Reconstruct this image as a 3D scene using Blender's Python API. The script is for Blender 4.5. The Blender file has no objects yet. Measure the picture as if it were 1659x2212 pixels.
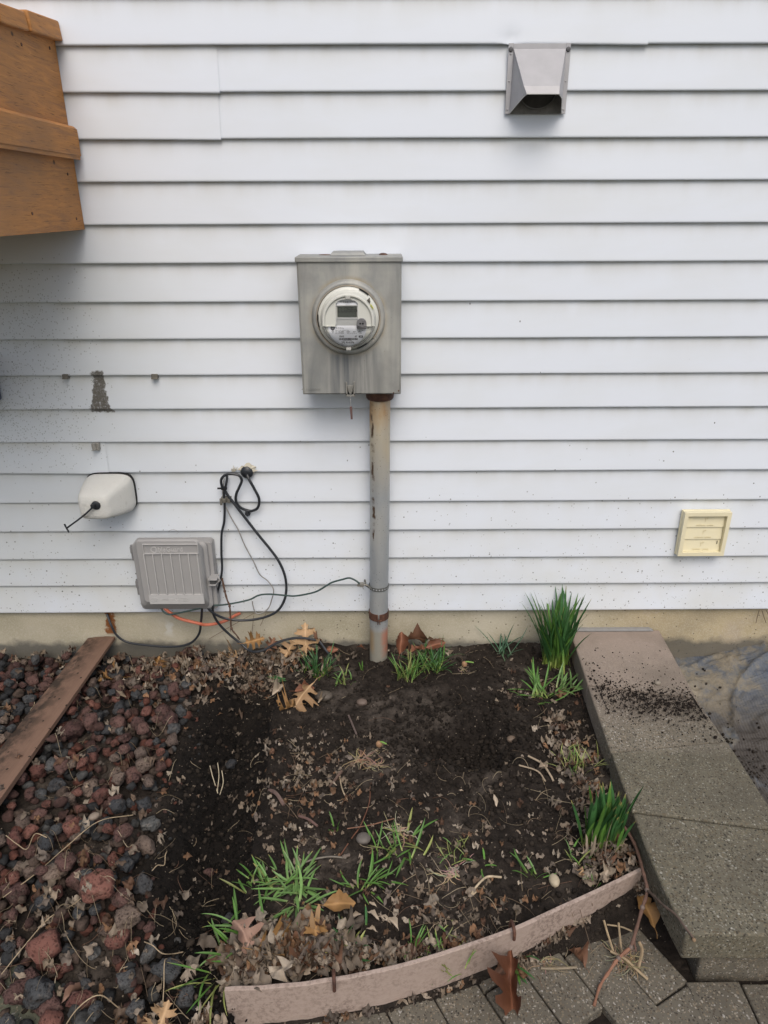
import bpy, bmesh, math, random
import numpy as np
from mathutils import Vector, Matrix
random.seed(7); rng = np.random.default_rng(11)
R = math.radians; PI = math.pi
sc = bpy.context.scene; col = sc.collection

# ---------------------------------------------------------------- camera, sky, sun, exposure
CAM_D, CAM_H, PITCH, YAW, ROLL, FPX = 2.0621, 1.4149, 0.40799, 0.00268, -0.00396, 1534.0
fw = Vector((math.sin(YAW)*math.cos(PITCH), math.cos(YAW)*math.cos(PITCH), -math.sin(PITCH)))
rt = Vector((math.cos(YAW), -math.sin(YAW), 0)); up = rt.cross(fw)
rt, up = rt*math.cos(ROLL)+up*math.sin(ROLL), up*math.cos(ROLL)-rt*math.sin(ROLL)
CAM = Vector((0, -CAM_D, CAM_H))
cd = bpy.data.cameras.new('camera'); cam = bpy.data.objects.new('camera', cd); col.objects.link(cam)
cam.matrix_world = Matrix(((rt.x, up.x, -fw.x, CAM.x), (rt.y, up.y, -fw.y, CAM.y), (rt.z, up.z, -fw.z, CAM.z), (0, 0, 0, 1)))
cd.sensor_fit = 'VERTICAL'; cd.sensor_height = 36; cd.lens = FPX/2212*36; cd.clip_start = .05; cd.clip_end = 2000
sc.camera = cam
SUN_EL, SUN_AZ = R(52), R(172)
wd = bpy.data.worlds.new('World'); sc.world = wd; wd.use_nodes = True
wn = wd.node_tree.nodes; sky = wn.new('ShaderNodeTexSky'); sky.sky_type = 'NISHITA'; sky.sun_disc = False
sky.sun_elevation = SUN_EL; sky.sun_rotation = SUN_AZ; sky.air_density = 1.0; sky.dust_density = 4.0; sky.ozone_density = 1.0
wd.node_tree.links.new(sky.outputs[0], wn['Background'].inputs[0]); wn['Background'].inputs[1].default_value = .10
sd = bpy.data.lights.new('sun', 'SUN'); so = bpy.data.objects.new('sun', sd); col.objects.link(so)
sd.energy = 1.2; sd.angle = R(42); sd.color = (1, .95, .88)
tosun = Vector((math.sin(SUN_AZ)*math.cos(SUN_EL), math.cos(SUN_AZ)*math.cos(SUN_EL), math.sin(SUN_EL)))
so.rotation_euler = tosun.to_track_quat('Z', 'Y').to_euler()
sc.view_settings.view_transform = 'Standard'; sc.view_settings.look = 'None'; sc.view_settings.gamma = 1
sc.view_settings.exposure = 0.40

# survey helpers: where a sight line from the photograph's spot meets a plane
def sight(u, v): return fw*FPX + rt*(u-829.5) - up*(v-1106)
def W(u, v, y=0.0):
    d = sight(u, v); p = CAM + d*((CAM_D+y)/d.y); return p
def G(u, v, z=0.0):
    d = sight(u, v); p = CAM + d*((z-CAM_H)/d.z); return p

# ---------------------------------------------------------------- mesh helpers
LOC = {}
def tag(o, label=None, cat=None, group=None, kind=None):
    if label: o['label'] = label
    if cat: o['category'] = cat
    if group: o['group'] = group
    if kind: o['kind'] = kind
    return o
def thing(name, label, cat, loc, group=None):
    o = bpy.data.objects.new(name, None); col.objects.link(o); o.location = loc; o.empty_display_size = .05
    LOC[o.name] = Vector(loc); return tag(o, label, cat, group)
class MB:
    def __init__(s): s.v = []; s.f = []; s.c = []; s.col = (1, 1, 1)
    def add(s, vs, fs):
        n = len(s.v); s.v += [tuple(p) for p in vs]; s.f += [tuple(i+n for i in f) for f in fs]; s.c += [s.col]*len(vs); return s
    def box(s, x0, x1, y0, y1, z0, z1):
        return s.add([(x, y, z) for x in (x0, x1) for y in (y0, y1) for z in (z0, z1)],
            [(0,1,3,2),(4,6,7,5),(0,4,5,1),(2,3,7,6),(0,2,6,4),(1,5,7,3)])
    def hexa(s, b, t):      # bottom quad, top quad
        return s.add(list(b)+list(t), [(3,2,1,0),(4,5,6,7),(0,1,5,4),(1,2,6,5),(2,3,7,6),(3,0,4,7)])
    def prism(s, poly, y0, y1):   # polygon in x,z pushed from y0 (front) to y1 (back)
        n = len(poly)
        return s.add([(x, y0, z) for x, z in poly]+[(x, y1, z) for x, z in poly],
            [tuple(range(n)), tuple(range(2*n-1, n-1, -1))]+[(i, i+n, (i+1) % n+n, (i+1) % n) for i in range(n)])
    def tube(s, pts, r, n=8, cap=True):
        pts = [Vector(p) for p in pts]; rs = r if isinstance(r, (list, tuple)) else [r]*len(pts)
        t0 = (pts[1]-pts[0]).normalized(); a = t0.orthogonal().normalized(); vs = []
        for i, p in enumerate(pts):
            t = (pts[min(i+1, len(pts)-1)]-pts[max(i-1, 0)])
            t = t.normalized() if t.length > 1e-9 else t0
            a = (a-t*a.dot(t)); a = a.normalized() if a.length > 1e-6 else t.orthogonal().normalized(); b = t.cross(a)
            for k in range(n):
                q = 2*PI*k/n; vs.append(p+(a*math.cos(q)+b*math.sin(q))*rs[i])
        m = len(pts); fs = [(i*n+k, i*n+(k+1) % n, (i+1)*n+(k+1) % n, (i+1)*n+k) for i in range(m-1) for k in range(n)]
        if cap: fs += [tuple(range(n-1, -1, -1)), tuple((m-1)*n+k for k in range(n))]
        return s.add(vs, fs)
    def lathe(s, prof, c=(0, 0, 0), axis='y', n=64, a0=0, a1=2*PI, cap0=False):   # prof: (radius, position along axis)
        full = abs(a1-a0-2*PI) < 1e-6; m = n if full else n+1; vs = []
        for r, h in prof:
            for k in range(m):
                q = a0+(a1-a0)*k/n; x, z = r*math.cos(q), r*math.sin(q)
                vs.append((c[0]+x, c[1]+h, c[2]+z) if axis == 'y' else (c[0]+x, c[1]+z, c[2]+h))
        fs = []
        for i in range(len(prof)-1):
            for k in range(n):
                k2 = (k+1) % m; fs.append((i*m+k, i*m+k2, (i+1)*m+k2, (i+1)*m+k))
        if cap0: fs.append(tuple((len(prof)-1)*m+k for k in range(m)))
        return s.add(vs, fs)
    def ball(s, c, r, sz=(1, 1, 1), n=10):
        prof = [(max(1e-4, r*math.sin(PI*i/n)), -r*math.cos(PI*i/n)) for i in range(n+1)]
        k0 = len(s.v); s.lathe(prof, (0, 0, 0), 'z', n*2)
        for i in range(k0, len(s.v)):
            x, y, z = s.v[i]; s.v[i] = (c[0]+x*sz[0], c[1]+y*sz[1], c[2]+z*sz[2])
        return s
    def text(s, body, size, x, y, z, ext=.0, align='CENTER', tf=None, off=0):
        cu = bpy.data.curves.new('t', 'FONT'); cu.body = body; cu.size = size; cu.extrude = ext; cu.align_x = align; cu.offset = off
        cu.resolution_u = 2
        o = bpy.data.objects.new('t', cu); col.objects.link(o); dg = bpy.context.evaluated_depsgraph_get()
        me = bpy.data.meshes.new_from_object(o.evaluated_get(dg))
        vs = [(p.co.x, p.co.y, p.co.z) for p in me.vertices]
        if tf: vs = [tf(*p) for p in vs]
        s.add([(x+a, y-c, z+b) for a, b, c in vs], [tuple(f.vertices) for f in me.polygons])
        bpy.data.objects.remove(o); bpy.data.curves.remove(cu); bpy.data.meshes.remove(me); return s
    def build(s, name, m, parent=None, smooth=False, bevel=0, seg=2, sharp=35, origin=None, colors=False):
        P = None
        if parent is not None: P = LOC[parent.name]
        elif origin is not None: P = Vector(origin)
        else:
            a = np.array(s.v); P = Vector(((a[:,0].min()+a[:,0].max())/2, (a[:,1].min()+a[:,1].max())/2, a[:,2].min()))
        me = bpy.data.meshes.new(name); me.from_pydata([(x-P.x, y-P.y, z-P.z) for x, y, z in s.v], [], s.f)
        if colors:
            ca = me.color_attributes.new('Col', 'FLOAT_COLOR', 'POINT')
            ca.data.foreach_set('color', [q for c in s.c for q in (c[0], c[1], c[2], 1)])
        me.validate(); bm = bmesh.new(); bm.from_mesh(me)
        if bevel or not colors: bmesh.ops.recalc_face_normals(bm, faces=bm.faces)
        bm.to_mesh(me); bm.free()
        o = bpy.data.objects.new(name, me); col.objects.link(o)
        if m: me.materials.append(m)
        if parent is not None: o.parent = parent; LOC[o.name] = P
        else: o.location = P; LOC[o.name] = P
        if bevel:
            b = o.modifiers.new('bevel', 'BEVEL'); b.width = bevel; b.segments = seg; b.limit_method = 'ANGLE'; b.angle_limit = R(40); b.harden_normals = False
        if smooth or bevel:
            me.shade_smooth()
            try: me.set_sharp_from_angle(angle=R(sharp))
            except Exception: pass
        return o
def rawmesh(name, V, F, m, parent=None, colors=None, smooth=True, attr='Col'):
    me = bpy.data.meshes.new(name); me.from_pydata(V.tolist() if hasattr(V, 'tolist') else V, [], F.tolist() if hasattr(F, 'tolist') else F)
    if colors is not None:
        ca = me.color_attributes.new(attr, 'FLOAT_COLOR', 'POINT')
        c4 = np.ones((len(V), 4), dtype=np.float32); c4[:, :3] = colors; ca.data.foreach_set('color', c4.ravel())
    if smooth: me.shade_smooth()
    o = bpy.data.objects.new(name, me); col.objects.link(o)
    if m: me.materials.append(m)
    if parent is not None: o.parent = parent
    return o
def spline(pts, n=8):       # Catmull-Rom through points
    P = [Vector(p) for p in pts]; P = [P[0]*2-P[1]]+P+[P[-1]*2-P[-2]]; out = []
    for i in range(1, len(P)-2):
        for k in range(n):
            t = k/n; a, b, c, d = P[i-1:i+3]
            out.append(.5*((2*b)+(c-a)*t+(2*a-5*b+4*c-d)*t*t+(3*b-a-3*c+d)*t**3))
    return out+[P[-2]]

# ---------------------------------------------------------------- procedural materials
class NM:
    def __init__(s, name, rough=.6, metal=0, spec=None):
        s.m = bpy.data.materials.new(name); s.m.use_nodes = True; s.t = s.m.node_tree; s.b = s.t.nodes['Principled BSDF']
        s.b.inputs['Roughness'].default_value = rough; s.b.inputs['Metallic'].default_value = metal
        if spec is not None: s.b.inputs['Specular IOR Level'].default_value = spec
        s.tc = s.t.nodes.new('ShaderNodeTexCoord'); s.obj = s.tc.outputs['Object']
    def put(s, node, key, val):
        if val is None: return
        if hasattr(val, 'links') or isinstance(val, bpy.types.NodeSocket): s.t.links.new(val, node.inputs[key])
        else:
            if isinstance(val, tuple) and len(val) == 3 and node.inputs[key].type == 'RGBA': val = (*val, 1)
            node.inputs[key].default_value = val
    def map(s, scale=(1, 1, 1), vec=None, loc=(0, 0, 0), rot=(0, 0, 0)):
        n = s.t.nodes.new('ShaderNodeMapping'); s.put(n, 'Vector', vec or s.obj); n.inputs['Scale'].default_value = scale
        n.inputs['Location'].default_value = loc; n.inputs['Rotation'].default_value = rot; return n.outputs[0]
    def noise(s, scale, detail=4, vec=None, rough=.55, dist=0, color=False):
        n = s.t.nodes.new('ShaderNodeTexNoise'); s.put(n, 'Vector', vec or s.obj); n.inputs['Scale'].default_value = scale
        n.inputs['Detail'].default_value = detail; n.inputs['Roughness'].default_value = rough; n.inputs['Distortion'].default_value = dist
        return n.outputs['Color' if color else 'Fac']
    def vor(s, scale, vec=None, feature='F1', out='Distance', rand=1):
        n = s.t.nodes.new('ShaderNodeTexVoronoi'); n.feature = feature; s.put(n, 'Vector', vec or s.obj); n.inputs['Scale'].default_value = scale
        n.inputs['Randomness'].default_value = rand; return n.outputs[out]
    def ramp(s, fac, stops, interp='LINEAR'):
        n = s.t.nodes.new('ShaderNodeValToRGB'); s.put(n, 'Fac', fac); e = n.color_ramp.elements; n.color_ramp.interpolation = interp
        for i, (p, c) in enumerate(stops):
            if not isinstance(c, tuple): c = (c, c, c)
            x = e[i] if i < 2 else e.new(p); x.position = p; x.color = (*c[:3], 1)
        return n.outputs[0]
    def mix(s, fac, a, b, mode='MIX'):
        n = s.t.nodes.new('ShaderNodeMix'); n.data_type = 'RGBA'; n.blend_type = mode; s.put(n, 0, fac); s.put(n, 6, a); s.put(n, 7, b); return n.outputs[2]
    def math(s, op, a, b=None, c=None, clamp=False):
        n = s.t.nodes.new('ShaderNodeMath'); n.operation = op; n.use_clamp = clamp; s.put(n, 0, a); s.put(n, 1, b); s.put(n, 2, c); return n.outputs[0]
    def sep(s, vec=None):
        n = s.t.nodes.new('ShaderNodeSeparateXYZ'); s.put(n, 0, vec or s.obj); return n.outputs
    def rand(s):
        n = s.t.nodes.new('ShaderNodeObjectInfo'); return n.outputs['Random']
    def attr(s, name='Col'):
        n = s.t.nodes.new('ShaderNodeAttribute'); n.attribute_name = name; return n.outputs['Color']
    def band(s, x, lo, hi, soft):   # 1 inside lo..hi
        a = s.math('MULTIPLY_ADD', x, 1/soft, -lo/soft+.5, True); b = s.math('MULTIPLY_ADD', x, -1/soft, hi/soft+.5, True); return s.math('MULTIPLY', a, b)
    def bump(s, h, strength=.5, dist=.001, normal=None):
        n = s.t.nodes.new('ShaderNodeBump'); s.put(n, 'Height', h); n.inputs['Strength'].default_value = strength; n.inputs['Distance'].default_value = dist
        if normal: s.put(n, 'Normal', normal)
        return n.outputs[0]
    def done(s, color=None, rough=None, bump=None, **k):
        s.put(s.b, 'Base Color', color); s.put(s.b, 'Roughness', rough); s.put(s.b, 'Normal', bump)
        for a, v in k.items(): s.put(s.b, a.replace('_', ' '), v)
        return s.m
def plain(name, c, rough=.5, metal=0, var=.12, scale=60, bump=.0, spec=None):
    n = NM(name, rough, metal, spec); nz = n.noise(scale, 5); cc = n.mix(nz, tuple(x*(1-var) for x in c), tuple(min(1, x*(1+var)) for x in c))
    return n.done(cc, bump=n.bump(nz, bump, .0006) if bump else None)

def m_vinyl():
    n = NM('white vinyl siding', .42, 0, .4); x, y, z = n.sep()
    base = n.mix(n.noise(1.7, 3), (.69, .742, .815), (.735, .782, .845))
    film = n.noise(3.0, 4, n.map((1, 1, 3)))
    base = n.mix(n.math('MULTIPLY', n.ramp(film, [(.45, 0), (.75, 1)]), .35), base, (.64, .665, .66))
    # yellow-green grime settled near the bottom courses and left side
    low = n.math('MULTIPLY_ADD', z, -1.6, 1.05, True)
    base = n.mix(n.math('MULTIPLY', low, n.math('MULTIPLY', n.ramp(n.noise(6, 4), [(.35, 0), (.7, 1)]), .5)), base, (.62, .61, .52))
    lft = n.math('MULTIPLY', n.math('MULTIPLY_ADD', x, -1.8, -.75, True), n.band(z, .2, 1.3, .3))
    base = n.mix(n.math('MULTIPLY', lft, .34), base, (.45, .48, .44))
    # settled grime just under each lap, wavering
    lap = n.attr('Col'); lapf = n.sep(lap)[0]
    base = n.mix(n.math('MULTIPLY', n.math('POWER', lapf, 4), n.ramp(n.noise(14, 5, n.map((1, 1, .25))), [(.3, .2), (.68, .75)])), base, (.42, .41, .34))
    # splash specks, most of them low on the wall
    def specks(base, scale, thr, amt, dark, zs, zo, vec=None):
        d = n.vor(scale, vec or n.map((1, .0, 1))); c = n.vor(scale, vec or n.map((1, .0, 1)), out='Color'); r = n.sep(c)
        dens = n.math('MULTIPLY', n.math('MULTIPLY_ADD', z, zs, zo, True), n.ramp(n.noise(5, 3), [(.3, .3), (.65, 1)]))
        on = n.math('LESS_THAN', r[0], dens); sz = n.math('MULTIPLY_ADD', r[1], thr, thr*.35)
        k = n.math('MULTIPLY', n.math('LESS_THAN', d, sz), on)
        return n.mix(n.math('MULTIPLY', k, n.math('MULTIPLY_ADD', r[2], amt*.6, amt*.4)), base, dark)
    base = specks(base, 75, .14, .9, (.07, .065, .05), -.75, .62)
    base = specks(base, 150, .20, .75, (.16, .15, .12), -1.3, .78)
    base = specks(base, 28, .04, .9, (.03, .03, .03), -.1, .22, n.map((1, .0, .7), loc=(3, 0, 5)))
    # mildew on the left
    sp = n.vor(190, n.map((1, 0, .8))); r = n.sep(n.vor(190, n.map((1, 0, .8)), out='Color'))
    mm = n.math('MULTIPLY', n.math('MULTIPLY_ADD', x, -3.2, -2.5, True), n.band(z, .72, 1.25, .15))
    k = n.math('MULTIPLY', n.math('LESS_THAN', sp, .3), n.math('LESS_THAN', r[0], n.math('MULTIPLY', mm, .75)))
    base = n.mix(n.math('MULTIPLY', k, .45), base, (.1, .11, .08))
    # the dark dried streak beside the first clip
    zn = n.math('MULTIPLY', n.math('SUBTRACT', .961, z), 1/.10)
    wx = n.math('ADD', n.math('MULTIPLY', n.math('SUBTRACT', n.noise(70, 4, None), .5), .030), x)
    half = n.math('ADD', n.math('MULTIPLY_ADD', n.math('POWER', n.math('MAXIMUM', zn, .0), 2.5), .015, .0165), n.math('MULTIPLY', n.math('SINE', n.math('MULTIPLY', zn, 7)), -.001))
    cx = n.math('MULTIPLY_ADD', zn, -.007, -.829)
    ins = n.math('MULTIPLY_ADD', n.math('SUBTRACT', half, n.math('ABSOLUTE', n.math('SUBTRACT', wx, cx))), 260, .5, True)
    zz = n.math('ADD', z, n.math('MULTIPLY', n.math('SUBTRACT', n.noise(60, 4), .5), .03))
    ins = n.math('MULTIPLY', ins, n.band(zz, .850, .975, .005))
    tex = n.ramp(n.noise(160, 5, None, .7), [(.3, 1), (.55, .9), (.7, .35)])
    base = n.mix(n.math('MULTIPLY', ins, tex), base, n.mix(n.noise(90, 4), (.05, .045, .033), (.13, .115, .09)))
    h = n.noise(9, 3, n.map((.35, 1, 1))); b1 = n.bump(h, .18, .004); b2 = n.bump(n.noise(500, 2, n.map((.08, 1, 1))), .05, .0004, b1)
    return n.done(base, n.ramp(n.noise(20, 4), [(.3, .36), (.7, .5)]), b2)
def m_found():
    n = NM('parged concrete', .92, 0, .2); x, y, z = n.sep()
    big = n.noise(5, 5); c = n.ramp(big, [(.3, (.36, .33, .235)), (.5, (.43, .39, .29)), (.7, (.50, .46, .36))])
    right = n.math('MULTIPLY_ADD', x, 4, -2.6, True)
    c = n.mix(n.math('MULTIPLY', right, .85), c, n.ramp(n.noise(7, 6), [(.3, (.33, .27, .17)), (.55, (.44, .36, .22)), (.75, (.40, .33, .25))]))
    c = n.mix(n.ramp(n.noise(260, 3), [(.45, 0), (.8, .5)]), c, (.62, .58, .48))
    sp = n.vor(95); r = n.sep(n.vor(95, out='Color')); pit = n.math('MULTIPLY', n.math('LESS_THAN', sp, n.math('MULTIPLY_ADD', r[1], .20, .04)), n.math('LESS_THAN', r[0], .36))
    smooth_left = n.math('MULTIPLY_ADD', x, 6, 3.2, True)
    pit = n.math('MULTIPLY', pit, n.math('MULTIPLY_ADD', smooth_left, .85, .1))
    c = n.mix(n.math('MULTIPLY', pit, .8), c, (.10, .085, .06))
    # damp dirt line above the soil, uneven
    wz = n.math('ADD', z, n.math('MULTIPLY', n.noise(18, 4), -.06))
    c = n.mix(n.math('MULTIPLY', n.math('MULTIPLY_ADD', wz, -40, .35, True), .8), c, (.085, .085, .08))
    # brown smear and pale scrape on the left
    wx = n.math('ADD', x, n.math('MULTIPLY', n.math('SUBTRACT', n.noise(35, 4), .5), .05))
    sm = n.math('MULTIPLY', n.band(wx, -.948, -.918, .006), n.band(z, .062, .16, .01))
    c = n.mix(sm, c, n.mix(n.noise(80, 4), (.13, .045, .015), (.27, .12, .045)))
    sm = n.math('MULTIPLY', n.band(wx, -.745, -.725, .008), n.band(z, .06, .11, .03)); c = n.mix(n.math('MULTIPLY', sm, .6), c, (.6, .6, .56))
    h = n.math('ADD', n.noise(22, 6), n.math('MULTIPLY', pit, -.5)); b = n.bump(h, .6, .004); b = n.bump(n.noise(350, 3), .35, .0012, b)
    return n.done(c, None, b)
def m_galv(name='weathered galvanised steel', tint=(1, 1, 1), rustring=None):
    n = NM(name, .62, .25, .4); x, y, z = n.sep()
    st = n.noise(16, 6, n.map((1, 1, .16)), .6, .6); fl = n.noise(9, 5, None, .6)
    c = n.ramp(st, [(.28, (.20, .21, .21)), (.45, (.32, .325, .31)), (.6, (.40, .40, .37)), (.78, (.50, .49, .45))])
    c = n.mix(n.ramp(fl, [(.42, 0), (.72, .75)]), c, (.20, .215, .225))
    c = n.mix(n.ramp(n.noise(4.5, 4), [(.5, 0), (.7, .4)]), c, (.34, .31, .24))
    if rustring:      # runoff streaks below the round meter
        cx, cz = rustring
        lowm = n.math('MULTIPLY', n.band(x, cx-.06, cx+.07, .05), n.band(z, cz-.24, cz-.085, .03))
        run = n.ramp(n.noise(42, 5, n.map((1, 1, .06)), .6, .4), [(.40, (.12, .135, .15)), (.52, (.23, .235, .23)), (.66, (.36, .36, .34))])
        c = n.mix(n.math('MULTIPLY', lowm, .8), c, run)
        dx = n.math('SUBTRACT', x, cx); dz = n.math('SUBTRACT', z, cz)
        rr = n.math('SQRT', n.math('ADD', n.math('MULTIPLY', dx, dx), n.math('MULTIPLY', dz, dz)))
        k = n.math('MULTIPLY', n.band(rr, .08, .104, .012), n.ramp(n.noise(25, 5), [(.35, .1), (.65, .8)]))
        c = n.mix(k, c, (.36, .30, .20))
    sp = n.vor(110); r = n.sep(n.vor(110, out='Color')); k = n.math('MULTIPLY', n.math('LESS_THAN', sp, .12), n.math('LESS_THAN', r[0], .12))
    c = n.mix(n.math('MULTIPLY', k, .6), c, n.mix(r[1], (.1, .08, .05), (.6, .58, .52)))
    c = n.mix(1.0, c, (*tint,), 'MULTIPLY') if tint != (1, 1, 1) else c
    return n.done(c, n.ramp(st, [(.3, .45), (.7, .7)]), n.bump(n.noise(30, 4), .12, .002))
def m_pipe():
    n = NM('weathered conduit steel', .55, .3, .4); x, y, z = n.sep()
    c = n.ramp(n.noise(20, 5, n.map((1, 1, .2))), [(.3, (.34, .35, .34)), (.6, (.44, .445, .43)), (.8, (.52, .505, .45))])
    mid = n.math('MULTIPLY', n.band(z, .10, .66, .2), n.ramp(n.noise(7, 4, n.map((1, 1, .4))), [(.35, 0), (.62, 1)]))
    c = n.mix(n.math('MULTIPLY', mid, .8), c, n.mix(n.noise(150, 4, None, .7), (.20, .245, .30), (.37, .41, .45)))
    top = n.band(z, .68, .95, .16); c = n.mix(n.math('MULTIPLY', top, n.ramp(n.noise(13, 4, n.map((1, 1, .3))), [(.3, .15), (.7, .9)])), c, (.55, .46, .30))
    rz = n.band(z, .83, .95, .05); c = n.mix(n.math('MULTIPLY', rz, n.ramp(n.noise(26, 5, n.map((1, 1, .35))), [(.35, .1), (.62, 1)])), c, (.42, .24, .10))
    # brown scabs in a vertical run on the left flank
    wx = n.math('ADD', x, n.math('MULTIPLY', n.math('SUBTRACT', n.noise(45, 5, n.map((1, 1, .5))), .5), .018))
    k = n.math('MULTIPLY', n.band(wx, -.021, -.0145, .003), n.band(z, .42, .93, .05))
    k = n.math('MULTIPLY', k, n.ramp(n.noise(15, 5, n.map((.3, .3, 1), loc=(4, 2, 1)), .6), [(.47, 0), (.55, 1)])); c = n.mix(k, c, (.085, .05, .028))
    sp = n.vor(230); r = n.sep(n.vor(230, out='Color')); kk = n.math('MULTIPLY', n.math('LESS_THAN', sp, .25), n.math('LESS_THAN', r[0], .09)); c = n.mix(n.math('MULTIPLY', kk, .8), c, (.08, .07, .05))
    # orange marking paint low down
    lo = n.band(z, -.05, .125, .015); c = n.mix(n.math('MULTIPLY', lo, .85), c, n.mix(n.noise(60, 4), (.30, .28, .22), (.38, .36, .29)))
    k = n.math('MULTIPLY', n.band(x, .006, .03, .012), n.band(z, .03, .125, .03)); c = n.mix(n.math('MULTIPLY', k, n.ramp(n.noise(22, 4), [(.35, .2), (.6, .9)])), c, (.58, .22, .14))
    k = n.math('MULTIPLY', n.band(x, -.034, -.02, .01), n.band(z, .04, .125, .03)); c = n.mix(n.math('MULTIPLY', k, .5), c, (.45, .27, .10))
    return n.done(c, None, n.bump(n.noise(120, 4), .2, .001))
def m_rust(name='rusted steel', dark=.5):
    n = NM(name, .75, .2); c = n.ramp(n.noise(40, 6, None, .65), [(.3, (.045, .022, .015)), (.5, (.10, .045, .03)), (.68, (.17, .085, .05)), (.8, (.23, .22, .2))])
    return n.done(c, None, n.bump(n.noise(180, 4), .5, .001))
def m_wood():
    n = NM('orange stained plywood', .62, 0, .35)
    g = n.noise(9, 7, n.map((1, .9, 9)), .62, 1.2); c = n.ramp(g, [(.25, (.25, .105, .030)), (.48, (.41, .185, .054)), (.62, (.48, .22, .068)), (.8, (.58, .30, .11))])
    c = n.mix(n.ramp(n.noise(4, 5), [(.45, 0), (.7, .55)]), c, (.24, .125, .055))
    f = n.noise(40, 6, n.map((1, .5, 8)), .6, .4); c = n.mix(n.ramp(f, [(.30, .75), (.42, 0)]), c, (.07, .032, .014))
    k = n.vor(7, n.map((1, 1, 1.4))); c = n.mix(n.ramp(k, [(.035, .85), (.06, 0)]), c, (.05, .025, .01))
    c = n.mix(n.ramp(n.noise(2.6, 3), [(.52, 0), (.66, .35)]), c, (.40, .21, .09))
    return n.done(c, n.ramp(g, [(.3, .5), (.7, .75)]), n.bump(n.math('ADD', g, f), .35, .0015))
def m_composite(name='weathered composite board', a=(.27, .195, .165), b=(.37, .29, .25), soil=0.5, grain=(1, 14, 14)):
    n = NM(name, .8, 0, .25); g = n.noise(24, 5, n.map(grain), .6); c = n.mix(g, a, b)
    k = n.ramp(n.noise(110, 6, None, .75), [(.47, 0), (.57, .9)]); k2 = n.ramp(n.noise(9, 4), [(.38, .15), (.62, 1)])
    c = n.mix(n.math('MULTIPLY', n.math('MULTIPLY', k, k2), soil*1.4, None, True), c, (.085, .055, .042))
    return n, c, g
def m_soil(name='dark garden soil'):
    n = NM(name, .95, 0, .18); at = n.sep(n.attr('Col'))
    c = n.ramp(n.noise(38, 8, None, .72), [(.25, (.009, .007, .0057)), (.5, (.021, .0165, .0132)), (.7, (.042, .0335, .027)), (.85, (.078, .064, .052))])
    c = n.mix(n.math('MULTIPLY', at[0], n.ramp(n.noise(24, 7, None, .68), [(.40, .05), (.62, .9)])), c, n.mix(n.noise(120, 5), (.040, .033, .027), (.125, .104, .086)))     # drier crust
    c = n.mix(n.math('MULTIPLY', at[1], .75), c, (.0050, .0044, .0040))       # wet tone of freshly dug soil plus painted shade of the trench bank
    sp = n.vor(170); r = n.sep(n.vor(170, out='Color')); k = n.math('MULTIPLY', n.math('LESS_THAN', sp, .28), n.math('LESS_THAN', r[0], .06))
    c = n.mix(k, c, n.mix(r[1], (.10, .08, .06), (.30, .25, .19)))
    b = n.bump(n.noise(75, 8, None, .7), .9, .006); b = n.bump(n.noise(330, 5, None, .7), .7, .0018, b)
    return n.done(c, None, b)
def m_crumb():
    n = NM('soil crumb', .95, 0, .15); a = n.attr('Col'); c = n.mix(n.noise(150, 4), (.4, .4, .4), (1.3, 1.3, 1.3)); c = n.mix(1.0, a, c, 'MULTIPLY')
    return n.done(c, None, n.bump(n.noise(400, 4), .7, .001))
def m_rock(name, a, b, dust=(.30, .24, .19)):
    n = NM(name, .9, 0, .2); rd = n.rand(); c = n.mix(n.noise(30, 5, None, .65), a, b)
    c = n.mix(rd, c, n.mix(1.0, c, (.62, .62, .66), 'MULTIPLY'))
    c = n.mix(n.ramp(n.noise(14, 6, n.map(loc=(3, 1, 7)), .7), [(.52, 0), (.62, .85)]), c, (.035, .027, .021))   # clinging soil
    c = n.mix(n.ramp(n.noise(90, 5, None, .7), [(.55, 0), (.8, .45)]), c, dust)
    v = n.vor(150); v2 = n.vor(330); pores = n.math('MINIMUM', n.ramp(v, [(.12, 0), (.42, 1)]), n.ramp(v2, [(.1, .3), (.4, 1)]))
    c = n.mix(n.math('SUBTRACT', 1, pores), c, n.mix(1.0, c, (.45, .42, .42), 'MULTIPLY'))
    b1 = n.bump(n.noise(60, 6, None, .65), .7, .004); b2 = n.bump(pores, .85, .0018, b1)
    return n.done(c, None, b2)
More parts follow.
